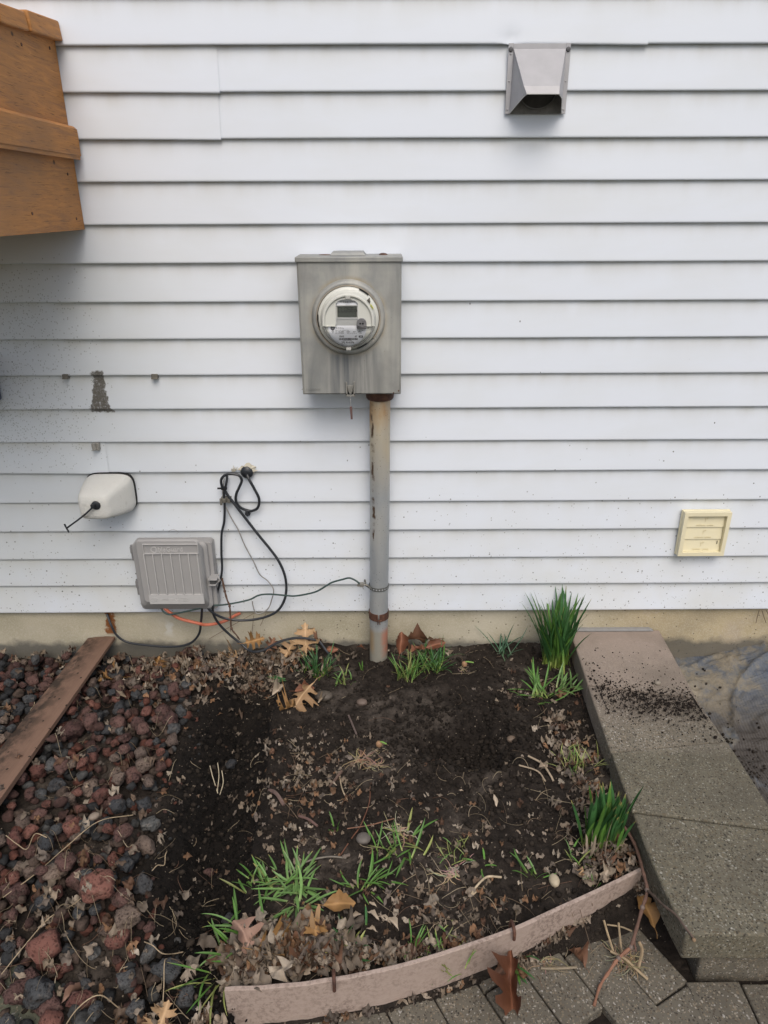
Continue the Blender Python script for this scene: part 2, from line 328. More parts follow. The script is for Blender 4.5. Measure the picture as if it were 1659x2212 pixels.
def m_aggregate(name='exposed aggregate concrete', lo=(.150, .134, .104), pebbles=.85, scale=165, tone=1.0, pink=None):
    n = NM(name, .85, 0, .3); x, y, z = n.sep()
    c = n.mix(n.noise(14, 6, None, .6), tuple(q*.75 for q in lo), tuple(q*1.55 for q in lo))
    vec = n.map((1, 1, 1)); 
    vec = n.mix(.012, vec, n.noise(40, 2, None, color=True))
    for sc_, thr, amt, top in ((scale*1.5, .62, 1.0, .36), (scale, .46, .62, .42), (scale*.6, .24, .5, .52)):
        d = n.vor(sc_, vec); r = n.sep(n.vor(sc_, vec, out='Color')); t_ = top
        pc = n.ramp(r[1], [(0, (.030, .028, .025)), (.25, (.075, .062, .048)), (.45, (.14, .11, .075)), (.65, (.22, .18, .125)), (.85, (t_*.78, t_*.70, t_*.56)), (.97, (t_, t_*.95, t_*.86))])
        k = n.math('MULTIPLY', n.math('LESS_THAN', d, n.math('MULTIPLY_ADD', r[2], thr*.6, thr*.4)), n.math('LESS_THAN', r[0], pebbles*amt))
        c = n.mix(n.math('MULTIPLY', k, .9), c, pc)
    if pink:
        c = n.mix(n.math('MULTIPLY_ADD', y, -30, -16.8, True), c, n.mix(1.0, c, (.74, .76, .72), 'MULTIPLY'))
        k = n.math('MULTIPLY', n.math('MULTIPLY_ADD', y, 4.0, 3.0-1.0, True), .72); c = n.mix(k, c, n.mix(n.noise(280, 4), (.20, .155, .125), (.40, .33, .28)))
        k = n.math('MULTIPLY', n.math('MULTIPLY_ADD', y, 5.5, .95, True), .6); c = n.mix(k, c, n.mix(n.noise(180, 4), (.34, .27, .225), (.42, .345, .30)))
    c = n.mix(n.ramp(n.noise(5, 5), [(.45, 0), (.75, .55)]), c, tuple(q*.55 for q in lo))
    if pink:
        wx_ = n.math('ADD', y, n.math('MULTIPLY', n.math('SUBTRACT', n.noise(14, 5), .5), .09)); k = n.math('MULTIPLY', n.band(wx_, -.435, -.335, .04), n.math('MULTIPLY', n.band(x, -.11, .14, .10), n.ramp(n.noise(120, 5, None, .7), [(.42, .15), (.58, 1)]))); c = n.mix(n.math('MULTIPLY', k, .8), c, (.040, .031, .025))
    if tone != 1: c = n.mix(1.0, c, (tone, tone, tone), 'MULTIPLY')
    b = n.bump(n.vor(scale, vec), -.6, .003); b = n.bump(n.noise(400, 4), .5, .001, b)
    return n.done(c, None, b)
def m_leaf(name, a, b, spots=.25, trans=.12):
    n = NM(name, .6, 0, .3); rd = n.rand(); c = n.mix(n.noise(35, 4), a, b); c = n.mix(rd, c, n.mix(1.0, c, (.66, .62, .58), 'MULTIPLY'))
    c = n.mix(n.math('MULTIPLY', n.ramp(n.noise(130, 5), [(.55, 0), (.7, 1)]), spots), c, tuple(q*.35 for q in a))
    yy = n.sep()[1]; vein = n.ramp(n.math('ABSOLUTE', yy), [(.0, .5), (.0012, 0)]); c = n.mix(vein, c, tuple(min(1, q*1.5) for q in b))
    return n.done(c, None, n.bump(n.noise(60, 4), .3, .002))
def m_vcol(name, rough=.5, bump=.2, spec=.35, trans=0):
    n = NM(name, rough, 0, spec); a = n.attr('Col'); c = n.mix(1.0, a, n.ramp(n.noise(70, 4), [(.3, .75), (.7, 1.2)]), 'MULTIPLY')
    return n.done(c, None, n.bump(n.noise(200, 3), bump, .0006))
VINYL = m_vinyl(); FOUND = m_found(); GALV = m_galv(); PIPE = m_pipe(); RUST = m_rust(); WOOD = m_wood(); SOIL = m_soil(); CRUMB = m_crumb()
AGG = m_aggregate(pink=True); PAVER = m_aggregate('paver concrete', (.118, .106, .083), .66, 175, .95); OLDSLAB = m_aggregate('old mossy paving', (.10, .105, .075), .35, 200, 1)
BLACK = plain('black cable rubber', (.022, .025, .030), .38, var=.25, scale=40); GREENW = plain('green ground wire', (.035, .065, .06), .45, var=.3, scale=30)
ORANGE = plain('orange cable jacket', (.52, .15, .085), .5, var=.15); GREYW = plain('bare grey wire', (.30, .29, .27), .5, .3)
GREYP = plain('grey utility plastic', (.33, .325, .32), .55, var=.08, scale=12, bump=.1); STYRO = None
CREAM = plain('aged cream plastic', (.76, .70, .49), .5, var=.09, scale=9, bump=.05); INK = plain('black print', (.012, .012, .013), .5, var=0)
WHITEP = plain('pale meter plastic', (.62, .63, .58), .38, var=.03, scale=8); PLATE = plain('white nameplate', (.78, .80, .84), .4, var=.02)
HOLE = plain('dark opening', (.006, .006, .006), .8, var=0); LCD = plain('lcd glass', (.075, .085, .075), .25, var=.05, scale=5)
CHROME = plain('bright clear rim', (.75, .76, .76), .15, .8, var=.03); YELLOW = plain('yellow green seal wire', (.55, .55, .12), .4)
VENTM = plain('dull zinc sheet', (.40, .40, .415), .55, .35, var=.18, scale=22, bump=.15); DKVENT = plain('grimy duct metal', (.20, .195, .19), .7, .3, var=.6, scale=55)
DULL = plain('dull clip metal', (.17, .16, .135), .7, .3, var=.4, scale=90); NAVY = plain('slate blue plastic', (.075, .09, .125), .5, var=.2, scale=40)
def m_styro():
    n = NM('white foam shell', .8, 0, .25); v = n.vor(230, feature='DISTANCE_TO_EDGE'); c = n.mix(n.noise(15, 4), (.62, .62, .58), (.72, .72, .68))
    c = n.mix(n.ramp(n.noise(60, 5), [(.6, 0), (.8, .3)]), c, (.35, .34, .28)); b = n.bump(n.ramp(v, [(0, 0), (.2, 1)]), .55, .0012); return n.done(c, None, n.bump(n.noise(50, 5), .4, .002, b))
STYRO = m_styro()

# ---------------------------------------------------------------- noise fields
def vnoise(x, y, scale, seed):
    r = np.random.default_rng(seed); T = r.random((256, 256)); X = x*scale+1000; Y = y*scale+1000
    xi = np.floor(X).astype(int); yi = np.floor(Y).astype(int); fx = X-xi; fy = Y-yi; fx = fx*fx*(3-2*fx); fy = fy*fy*(3-2*fy)
    g = lambda a, b: T[a % 256, b % 256]
    return (g(xi, yi)*(1-fx)+g(xi+1, yi)*fx)*(1-fy)+(g(xi, yi+1)*(1-fx)+g(xi+1, yi+1)*fx)*fy-.5
def fbm(x, y, scale, seed, octv=5, gain=.55):
    s = 0; a = 1
    for i in range(octv): s = s+a*vnoise(x+7.1*i, y-3.3*i, scale*2**i, seed+i); a *= gain
    return s
def worley(x, y, scale, seed):
    r = np.random.default_rng(seed); J = r.random((256, 256, 3)); X = x*scale+500; Y = y*scale+500; xi = np.floor(X).astype(int); yi = np.floor(Y).astype(int)
    d = np.full(x.shape, 9.); h = np.zeros(x.shape)
    for a in (-1, 0, 1):
        for b in (-1, 0, 1):
            j = J[(xi+a) % 256, (yi+b) % 256]; q = (xi+a+j[..., 0]-X)**2+(yi+b+j[..., 1]-Y)**2; m = q < d; d = np.where(m, q, d); h = np.where(m, j[..., 2], h)
    return np.sqrt(d), h
def smooth(e0, e1, x): t = np.clip((x-e0)/(e1-e0), 0, 1); return t*t*(3-2*t)
def segdist(x, y, pts):
    d = np.full(np.shape(x), 9.); 
    for (ax, ay), (bx, by) in zip(pts[:-1], pts[1:]):
        t = np.clip(((x-ax)*(bx-ax)+(y-ay)*(by-ay))/((bx-ax)**2+(by-ay)**2), 0, 1); d = np.minimum(d, np.hypot(x-ax-t*(bx-ax), y-ay-t*(by-ay)))
    return d
gp = lambda u, v, z=0.0: (lambda p: (p.x, p.y))(G(u, v, z))
TR = [gp(500, 1540), gp(475, 1640), gp(455, 1760), gp(440, 1880), gp(420, 2000), gp(410, 2120), gp(400, 2300)]
BANK = [gp(590, 1560), gp(572, 1700), gp(548, 1850), gp(520, 1960), gp(500, 2080)]
PIT = gp(1005, 1600); RIDGE = [gp(600, 1500), gp(590, 1640)]
def Hbase(x, y):
    x = np.asarray(x, float); y = np.asarray(y, float)
    z = -.004+.012*fbm(x, y, 5, 3, 3)
    tr = segdist(x, y, TR); z = z-.040*(1-smooth(.03, .12, tr)); bkx = np.interp(y, [b_[1] for b_ in BANK[::-1]], [b_[0] for b_ in BANK[::-1]])+.012*vnoise(x, y, 18, 8); bd = bkx-x; z = z+.012*np.exp(-((bd+.03)/.035)**2)*smooth(.0, -.12, y)*smooth(-1.1, -.95, y)-.066*smooth(0, .020, bd)*(1-smooth(.11, .20, bd))*smooth(.01, -.10, y)*smooth(-1.1, -.9, y)
    z = z-.018*smooth(.0, .35, TR[2][0]-.10-x)                      # rock bed lies lower
    d = np.hypot((x-PIT[0])/.155, (y-PIT[1])/.115)+.28*fbm(x, y, 11, 44, 3); z = z-.088*(1-smooth(.25, 1.05, d))+.012*np.exp(-((d-1.12)/.16)**2)
    z = z+.02*np.exp(-(segdist(x, y, RIDGE)/.045)**2)
    z = z-.012*smooth(-.75, -1.05, y)*(x > -.35)
    z = z-.045*smooth(-1.0, -1.12, y)*(x < -.45)
    z = z+.014*np.exp(-((y-.02)/.05)**2)*smooth(-.50, -.25, x)-.016*smooth(-.35, -.6, x)*smooth(-.25, 0, y)
    return z
def H(x, y):
    x = np.asarray(x, float); y = np.asarray(y, float); z = Hbase(x, y)
    z = z+.010*fbm(x, y, 22, 9, 4, .6)
    w, h = worley(x+.02*vnoise(x, y, 30, 5), y+.02*vnoise(x, y, 30, 6), 48, 21); amp = smooth(-.15, .25, fbm(x, y, 6, 40, 3))
    d = np.hypot((x-PIT[0])/.17, (y-PIT[1])/.13); amp = np.clip(amp*.7+1.0*(1-smooth(.6, 1.2, d)), 0, 1.2)
    z = z+amp*.0120*np.clip(.62-w, 0, 1)*(h+.3)
    w, h = worley(x, y, 120, 33); z = z+.0055*np.clip(.6-w, 0, 1)*(h > .35)
    return z
HX0, HY0, HS = -1.8, -1.5, .0035; HG = H(*np.meshgrid(HX0+HS*np.arange(720), HY0+HS*np.arange(440)))
def h1(x, y):
    a = min(max((x-HX0)/HS, 0), 718.9); b = min(max((y-HY0)/HS, 0), 438.9); i, j = int(a), int(b); a -= i; b -= j
    return float((HG[j, i]*(1-a)+HG[j, i+1]*a)*(1-b)+(HG[j+1, i]*(1-a)+HG[j+1, i+1]*a)*b)
# ---------------------------------------------------------------- setting: ground sheet, soil bed, paving
g = MB(); g.add([(-150, -150, -.135), (150, -150, -.135), (150, 150, -.135), (-150, 150, -.135)], [(0, 1, 2, 3)])
tag(g.build('ground', plain('packed earth', (.10, .095, .06), .95, var=.4, scale=3)), kind='structure')
EDGE = [gp(497, 2131, .02), gp(610, 2124, .02), gp(720, 2110, .02), gp(860, 2082, .02), gp(1000, 2040, .02), gp(1110, 2001, .02), gp(1200, 1960, .02), gp(1290, 1919, .02), gp(1382, 1874, .02)]
nx, ny = 560, 400; xs = np.linspace(-1.75, .655, nx); ys = np.linspace(-1.45, .021, ny); X, Y = np.meshgrid(xs, ys); Z = H(X, Y)
ex = np.array([p[0] for p in EDGE]); ey = np.array([p[1] for p in EDGE]); yb = np.interp(X, ex, ey)
front = (X > ex[0]-.005) & (Y < yb+.004); Z = np.where(front, -.128, Z)
V = np.stack([X, Y, Z], -1).reshape(-1, 3); idx = np.arange(nx*ny).reshape(ny, nx)
F = np.stack([idx[:-1, :-1], idx[:-1, 1:], idx[1:, 1:], idx[1:, :-1]], -1).reshape(-1, 4)
trd = segdist(X, Y, TR); moist_shade = (1-smooth(.09, .19, trd+.05*fbm(X, Y, 9, 77, 3)))*.9  # wet dug soil, widened to paint the bank's shade into the trench colour
moist_shade = np.maximum(moist_shade, (1-smooth(.5, 1.1, np.hypot((X-PIT[0])/.17, (Y-PIT[1])/.13)+.5*fbm(X, Y, 12, 70, 3)))*.45)
dry = np.clip(smooth(-.1, .3, fbm(X, Y, 7, 61, 3))*(1-moist_shade), 0, 1)
colr = np.stack([dry, moist_shade, np.zeros_like(dry)], -1).reshape(-1, 3)
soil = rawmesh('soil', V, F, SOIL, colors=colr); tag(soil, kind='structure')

# pavers: one paving sheet of separate stones, joints open down to the bedding
pv = MB(); ZP = -.090
def stone(cs, top=ZP, gap=.0028, th=.035):
    c = Vector((sum(p[0] for p in cs)/4, sum(p[1] for p in cs)/4)); q = []
    for p in cs:
        d = Vector(p)-c; q.append((c+d*(1-gap/max(d.length, .01)*1.2)))
    t = top+random.uniform(-.0022, .0022); tx, ty = random.uniform(-.015, .015), random.uniform(-.015, .015)
    zt = [t+(p.x-c.x)*tx+(p.y-c.y)*ty for p in q]
    pv.hexa([(p.x, p.y, t-th) for p in q], [(p.x, p.y, z) for p, z in zip(q, zt)])
dd = Vector((.47, -.883)).normalized(); nn = Vector((.883, .47)); O = Vector((.557, -1.130))   # paver length and width directions, corner of the last row
for i in range(-9, 3):
    off = [0, .028, -.03, .012, -.045, .03][i % 6]*(0 if i >= 0 else 1)
    for j in range(0, 6):
        a = O+nn*(i*.0985); s0 = -(j+1)*.2+(0 if j else 0)+off; e0 = -j*.2+off
        if i >= 2 and False: continue
        cs = [a+dd*s0, a+nn*.0985+dd*s0, a+nn*.0985+dd*e0, a+dd*e0]
        m = sum(cs, Vector((0, 0)))/4
        if m.x > .62 and m.y > -1.06: continue
        if a.x+nn.x*.05 > .70: continue
        if m.y > np.interp(m.x, ex, ey)+.09 and m.x < .6: continue
        stone(cs)
for i in range(-7, 1):      # header row past the corner
    a = O+dd*.0+nn*(.088+i*.2); 
    for j in range(3):
        cs = [a+dd*(.1*(j+1)), a+nn*.2*(1 if i < 0 else .0)+dd*(.1*(j+1)), a+nn*.2*(1 if i < 0 else .0)+dd*(.1*j), a+dd*(.1*j)]
        if i < 0: stone(cs)
stone([(.640, -1.275), (.748, -1.275), (.748, -1.081), (.632, -1.081)])
for k in range(4): stone([(.748+.1*k+.001, -1.275), (.748+.1*(k+1), -1.275), (.748+.1*(k+1), -1.084), (.749+.1*k, -1.084)], gap=.003)
for k in range(6): stone([(.64+.1*k, -1.48), (.64+.1*(k+1), -1.48), (.64+.1*(k+1), -1.28), (.64+.1*k, -1.28)])
po = pv.build('paved_path', PAVER, bevel=.0035, seg=2); tag(po, kind='structure')
bed = MB(); 
bx = np.linspace(-.34, 1.6, 120); by = np.linspace(-1.7, -.8, 60); BX, BY = np.meshgrid(bx, by); BZ = -.112+.006*fbm(BX, BY, 30, 5, 4)
ii = np.arange(120*60).reshape(60, 120); FF = np.stack([ii[:-1, :-1], ii[:-1, 1:], ii[1:, 1:], ii[1:, :-1]], -1).reshape(-1, 4)
o = rawmesh('sand_bedding', np.stack([BX, BY, BZ], -1).reshape(-1, 3), FF, SOIL, colors=np.zeros((7200, 3))+.1); tag(o, kind='structure')
def pathz(x, y):      # loose soil banked against the foot of the edging, higher towards the kerb corner
    yb_ = np.interp(x, ex, ey)-.008; t = np.clip((yb_-y)/(.022+.052*smooth(.25, .6, x)), 0, 1.6); hf = np.interp(x, [-.3, -.1, .16, .38, .61], [-.086, -.084, -.076, -.058, -.020])
    return hf+(-.104-hf)*smooth(0, 1, t)*1.0+.005*fbm(x, y, 40, 88, 3)
qx, qt = np.meshgrid(np.linspace(-.30, .66, 300), np.linspace(-.003, .15, 60)); qy = np.interp(qx, ex, ey)-.005-qt; ii = np.arange(300*60).reshape(60, 300)
o = rawmesh('soil', np.stack([qx, qy, pathz(qx, qy)], -1).reshape(-1, 3), np.stack([ii[:-1, :-1], ii[:-1, 1:], ii[1:, 1:], ii[1:, :-1]], -1).reshape(-1, 4)[:, ::-1], SOIL, colors=np.zeros((18000, 3))+.15); tag(o, kind='structure')
cs = MB(); p = [gp(-60, 2088, -.052), gp(75, 2075, -.052), gp(250, 2230, -.052), gp(-60, 2330, -.052)]
cs.hexa([(a, b, -.13) for a, b in reversed(p)], [(a, b, -.050) for a, b in reversed(p)])
tag(cs.build('corner_paving', OLDSLAB, bevel=.004), kind='structure')

# ---------------------------------------------------------------- house wall: siding and foundation
house = thing('house_wall', 'white vinyl lap siding above a parged tan concrete foundation', 'house wall', (0, .02, -.3))
LZ = [1.6248, 1.5244, 1.4199, 1.3195, 1.215, 1.1171, 1.0135, .9115, .8079, .7062, .6042, .5062, .4056, .3069, .2068, .1086, .0064]
LZ = [z+.1535 for z in LZ]; LZ = [LZ[0]+.1016*k for k in range(12, 0, -1)]+LZ
SEAMS = {LZ[12]: (1404, 50), LZ[11]: (1405, 30), LZ[13]: (471, 150), LZ[14]: (474, 250), LZ[23]: (231, 990)}
VV = []; FF = []; CC = []; sr = np.random.default_rng(5)
def panel(x0, x1, zb, zt, dy, droop=0, dents=()):
    nxp = max(2, int((x1-x0)/.018)+1); xx = np.linspace(x0, x1, nxp); wob = .0018*fbm(xx, xx*0+zb*9, 2.2, int(zb*100), 3)
    dr = np.where(xx > x1-.5, -droop*((xx-(x1-.5))/.5)**2, 0) if droop else 0*xx
    cz = .0007*fbm(xx, xx*0+zb*5, 1.4, int(zb*77)+3, 3)+dr
    prof = [(.0118, .006, 1), (.0108, .0012, 1), (.004, -.0006, 1), (.0008, .0004, 0), (0, .0022, 0), (.0004, .006, 0)]+[(.0004+.0108*t, .006+(zt-zb-.006+.008)*t, t) for t in (.15, .3, .45, .6, .72, .82, .9, .96, 1)]
    base = len(VV); n = len(prof)
    for i, x in enumerate(xx):
        for (py, pz, lf) in prof:
            bow = .0009*math.sin(PI*min(1, pz/.1)); y = py+dy+wob[i]-bow*.6; z = zb+pz+cz[i]
            for (dx, dz, rr, am) in dents:
                q = math.exp(-((x-dx)**2+(z-dz)**2)/rr**2); y += am*q; z -= am*.25*q
            VV.append((x, y, z)); fz = pz/max(.05, zt-zb); CC.append((fz if lf != 1 or pz > .05 else .3,)*3)
    for i in range(nxp-1):
        for k in range(n-1): a = base+i*n+k; FF.append((a, a+1, a+n+1, a+n))
for i, zb in enumerate(LZ):
    zt = LZ[i-1] if i else zb+.1016
    dents = ()
    if i == 99: dents = ()
    if i == 12: dents = ((W(1100, 95).x, W(1100, 95).z+.010, .013, .008),)
    if i == 26: dents = ((W(100, 1265).x, W(100, 1265).z, .010, .0022),)
    if zb in SEAMS:
        xs_ = W(*SEAMS[zb]).x
        panel(-2.6, xs_, zb, zt, -.0030, .0032, dents); panel(xs_-.025, 2.6, zb, zt, 0, 0, dents)
    else: panel(-2.6, 2.6, zb, zt, 0, 0, dents)
sid = rawmesh('siding', [(x, y-.02, z+.3) for x, y, z in VV], FF, VINYL, house, np.array(CC)); sid.data.set_sharp_from_angle(angle=R(50))
f = MB(); nxf = 260; xx = np.linspace(-2.6, 2.6, nxf); zz = np.linspace(-.3, .19, 26); XX, ZZ = np.meshgrid(xx, zz); YY = .021+.0035*fbm(XX, ZZ, 9, 50, 4)
ii = np.arange(nxf*26).reshape(26, nxf); fo = rawmesh('foundation', np.stack([XX, YY-.02, ZZ+.3], -1).reshape(-1, 3), np.stack([ii[:-1, :-1], ii[:-1, 1:], ii[1:, 1:], ii[1:, :-1]], -1).reshape(-1, 4), FOUND, house)
# materials on the wall read world metres through object coordinates: shift the mesh, keep the origin at the world origin
for o in (sid, fo):
    o.data.transform(Matrix.Translation((0, .02, -.3))); o.location = (0, -.02, .3)

# ---------------------------------------------------------------- stained wooden bay, top left
bay = thing('wooden_bay', 'orange stained plywood box bay jutting from the siding at the top left', 'wooden bay', (-1.3, -.36, 1.357))
XR = -.796; YF = -.74
MB().box(XR-.02, XR, YF, -.003, 1.357, 1.79).build('side_panel', WOOD, bay, bevel=.0012)
MB().box(-1.9, XR-.021, YF, YF+.02, 1.357, 1.75).build('front_panel', WOOD, bay, bevel=.0012)
MB().box(-1.9, -1.88, YF+.021, -.003, 1.357, 1.79).build('side_panel', WOOD, bay)
MB().box(-1.879, XR-.021, YF+.021, -.003, 1.372, 1.386).build('floor_panel', WOOD, bay)
for (y_, z_) in ((-.045, 1.765), (-.20, 1.745), (-.06, 1.49), (-.05, 1.385), (-.30, 1.40)):
    MB().lathe([(.0001, 0), (.0034, 0), (.0036, .0012)], (0, 0, 0), n=12).build('screw_head', plain('rusty screw', (.05, .032, .022), .6, .3), bay) if False else None
    k = MB(); k.tube([(XR-.001, y_, z_), (XR+.0012, y_, z_)], .0036, 12); k.build('screw_head', RUST, bay)
t = MB(); t.prism([(XR+.001, 1.531), (XR+.021, 1.524), (XR+.021, 1.532), (XR+.024, 1.534), (XR+.024, 1.594), (XR+.016, 1.601), (XR+.001, 1.603)], YF-.02, -.012)
t.build('trim_board', WOOD, bay, bevel=.001)
yy = [-.0, -.178, -.315, -.455, -.60, -.76]
for a, b in zip(yy[:-1], yy[1:]):
    c = MB(); a2, b2 = a-.002, b+.0015; zb = lambda y: 1.787+.0775*y; rr = random.uniform(-.003, .003)
    P8 = [(XR+.018+rr, a2, zb(a2)), (XR+.018+rr, b2, zb(b2)), (-1.92, b2, zb(b2)), (-1.92, a2, zb(a2))]
    c.hexa(P8, [(x-(.004 if x > -1 else 0), y, z+.040+rr) for x, y, z in P8]); c.build('cap_board', WOOD, bay, bevel=.004, seg=3)

# ---------------------------------------------------------------- electric meter box
ML = Vector((-.083, -.06, .930)); mc = W(753, 686, -.12)
meter = thing('electric_meter', 'weathered grey metal electric meter box with round dial reading closed', 'electric meter', ML)
GBOX = m_galv('weathered meter cabinet steel', rustring=(mc.x-ML.x, mc.z-ML.z))
XL, XRr, ZB, ZT = -.2190, .0535, .932, 1.286
c = MB(); c.box(XL, XRr, -.118, -.004, ZB, ZT); cab = c.build('cabinet', GBOX, meter, bevel=.0022)
c = MB(); c.box(XL+.004, XRr-.004, -.1215, -.1185, ZB+.003, ZT-.004); c.build('front_cover', GBOX, meter, bevel=.0012)
lid = MB(); lid.prism([(XL-.003, ZT-.006), (XRr+.003, ZT-.006), (XRr+.003, ZT+.007), (XL-.003, ZT+.007)], -.1265, -.002); lo = lid.build('lid', GALV, meter, bevel=.002)
c = MB(); zz = ZT+.0072; c.hexa([(-.135, -.085, zz), (-.040, -.085, zz), (-.040, -.01, zz), (-.135, -.01, zz)], [(-.128, -.078, zz+.009), (-.047, -.078, zz+.009), (-.047, -.014, zz+.009), (-.128, -.014, zz+.009)])
c.build('hub_plate', GALV, meter, bevel=.0015)
c = MB(); c.ball((.006, -.05, ZT+.007), .010, (1.2, 1, .5), 6); c.build('debris', RUST, meter, smooth=True); c = MB(); c.ball((-.150, -.05, ZT+.007), .007, (2.4, 1, .3), 6); c.build('debris', RUST, meter, smooth=True)
YB = -.1217
c = MB(); c.lathe([(.0985, YB+.002), (.0975, YB-.002), (.0945, YB-.0095), (.0915, YB-.0125), (.0865, YB-.0135), (.0835, YB-.0115), (.0815, YB-.004)], (mc.x, 0, mc.z), n=96)
c.build('hub_ring', GALV, meter, smooth=True, sharp=60)
c = MB(); c.lathe([(.0852, YB-.0138), (.0846, YB-.0158), (.0828, YB-.0158), (.0822, YB-.0120)], (mc.x, 0, mc.z), n=96, a0=R(-38), a1=R(262)); c.build('sealing_ring', m_galv('pale ring steel', (1.15, 1.0, .86)), meter, smooth=True)
ML2 = lambda zx, zy, y: tuple(W(663.6+zx*.10668, 597.24+zy*.10668, y))
HC = W(753, 686, YB-.047); hdx, hdz = HC.x-mc.x, HC.z-mc.z
mh = MB(); mh.lathe([(.0812, YB), (.0812, YB-.012), (.0798, YB-.0165), (.0765, YB-.0185), (.0735, YB-.0195), (.0725, YB-.0235), (.0705, YB-.026), (.0692, YB-.030), (.0670, YB-.0420), (.0660, YB-.0425), (.0640, YB-.0425), (.0002, YB-.042)], (mc.x, 0, mc.z), n=96)
head = mh.build('meter_head', WHITEP, meter, smooth=True, sharp=45)
def onhead(name, mb, m, **k): o = mb.build(name, m, head, **k); return o
LOC[head.name] = ML
for a0, a1 in ((48, 68), (172, 196), (-74, -53)):
    g = MB(); g.lathe([(.0818, YB-.0142), (.0818, YB-.0165), (.0790, YB-.0205)], (mc.x, 0, mc.z), n=12, a0=R(a0), a1=R(a1))
    onhead('ring_gap', g, HOLE)
hc_x, hc_z = mc.x+hdx, mc.z+hdz
# raised arch of the cover, swept along legs and half circle
def arch(rad, zc=-.008, zb=-.0205, n=48):
    p = [(-rad, zb), (-rad, (zb+zc)/2)]+[(rad*math.cos(PI-PI*k/n), zc+rad*math.sin(PI-PI*k/n)) for k in range(n+1)]+[(rad, (zb+zc)/2), (rad, zb)]; return p
prof = [(.0698, -.030), (.0694, -.046), (.0682, -.0515), (.0655, -.0545), (.0625, -.0545), (.0600, -.0515), (.0590, -.0490)]
rows = [arch(r) for r, _ in prof]; vs = []; fs = []; n = len(rows[0])
for (r, d), row in zip(prof, rows): vs += [(hc_x-.001+x, YB+d, hc_z+z) for x, z in row]
for i in range(len(prof)-1): fs += [(i*n+k, i*n+k+1, (i+1)*n+k+1, (i+1)*n+k) for k in range(n-1)]
fs += [tuple(i*n for i in range(len(prof)))+(), tuple((i+1)*n-1 for i in range(len(prof)))]
a = MB(); a.add(vs, fs)
inner = arch(.0592); ofs = lambda pts: [(hc_x-.001+x, hc_z+z) for x, z in pts]
wl, wr = -.0312, .0255; wt = .0475
L = [(x, z) for x, z in inner if x <= wl]; 
rl = [(wl-.006+.006*math.sin(q), -.0145-.006*math.cos(q)+.0) for q in [PI/2*k/5 for k in range(6)]]
a.prism(ofs(L[::1]+[(wl, L[-1][1])]+[(wl, -.0145)]+rl[::-1]), YB-.0490, YB-.0435)
Rr = [(x, z) for x, z in inner if x >= wr]; a.prism(ofs([(wr, Rr[0][1])]+Rr+[(wr, -.0205)]), YB-.0490, YB-.0435)
T = [(x, z) for x, z in inner if wl <= x <= wr and z > 0]
wa = [(wl+(wr-wl)*k/12, .036+.0105*math.sqrt(max(0, 1-((k-6)/6.)**2))) for k in range(12, -1, -1)]
a.prism(ofs([(wl, L[-1][1])]+T+[(wr, Rr[0][1])]+wa), YB-.0490, YB-.0435)
a.prism(ofs([(-.0698, -.0222), (-.0312, -.0222), (-.0312, -.0202), (-.0698, -.0202)]), YB-.0505, YB-.030); a.prism(ofs([(.040, -.0222), (.0698, -.0222), (.0698, -.0202), (.040, -.0202)]), YB-.0505, YB-.030)
onhead('cover_shell', a, WHITEP, smooth=True, sharp=40)
b = MB(); rim = [(wl, -.016), (wl, .036)]+wa[::-1][1:-1]+[(wr, .036), (wr, -.008)]
b.tube([(hc_x-.001+x, YB-.0492, hc_z+z) for x, z in rim], .0011, 6)
b.prism(ofs([(wl, .0295), (wr, .0295), (wr, .0315), (wl, .0315)]), YB-.0455, YB-.0425); b.prism(ofs([(wl, -.0005), (wr, -.0005), (wr, -.0028), (wl, -.0028)]), YB-.0465, YB-.0425)
onhead('window_frame', b, plain('clear bezel', (.60, .61, .60), .25, var=.02), smooth=True)
onhead('inner_panel', MB().prism(ofs([(wl+.001, -.0205), (wr+.010, -.0205), (wr+.010, -.003), (wl+.001, -.003)]), YB-.0447, YB-.0425), plain('grey panel', (.40, .41, .40), .4, var=.02))
onhead('barcode_label', MB().prism(ofs([(wl+.002, .0312), (wr-.002, .0312), (wr-.002, .0405), (0, .0468), (wl+.002, .0405)]), YB-.0445, YB-.0425), PLATE)
k = MB(); rr = random.Random(4); x = -.0225
while x < .0175: w_ = rr.choice((.0004, .0007, .0012)); k.box(hc_x+x, hc_x+x+w_, YB-.0450, YB-.0446, hc_z+.0370, hc_z+.0418); x += w_+rr.choice((.0004, .0006, .001))
x = -.0270
while x < .0230: w_ = rr.choice((.0003, .0006, .001)); k.box(hc_x+x, hc_x+x+w_, YB-.0450, YB-.0446, hc_z-.0572, hc_z-.0518) if False else None; x += w_+.0005
onhead('barcode', k, INK)
onhead('lcd_screen', MB().prism(ofs([(wl+.0035, .0008), (wr-.003, .0008), (wr-.003, .0275), (wl+.0035, .0275)]), YB-.0448, YB-.0425), LCD)
seg = {'C': 'afed', 'L': 'fed', 'O': 'abcdef', 'S': 'afgcd', 'E': 'afged', 'd': 'cdeg'}
k = MB(); w_, h_, th = .0060, .0118, .0014
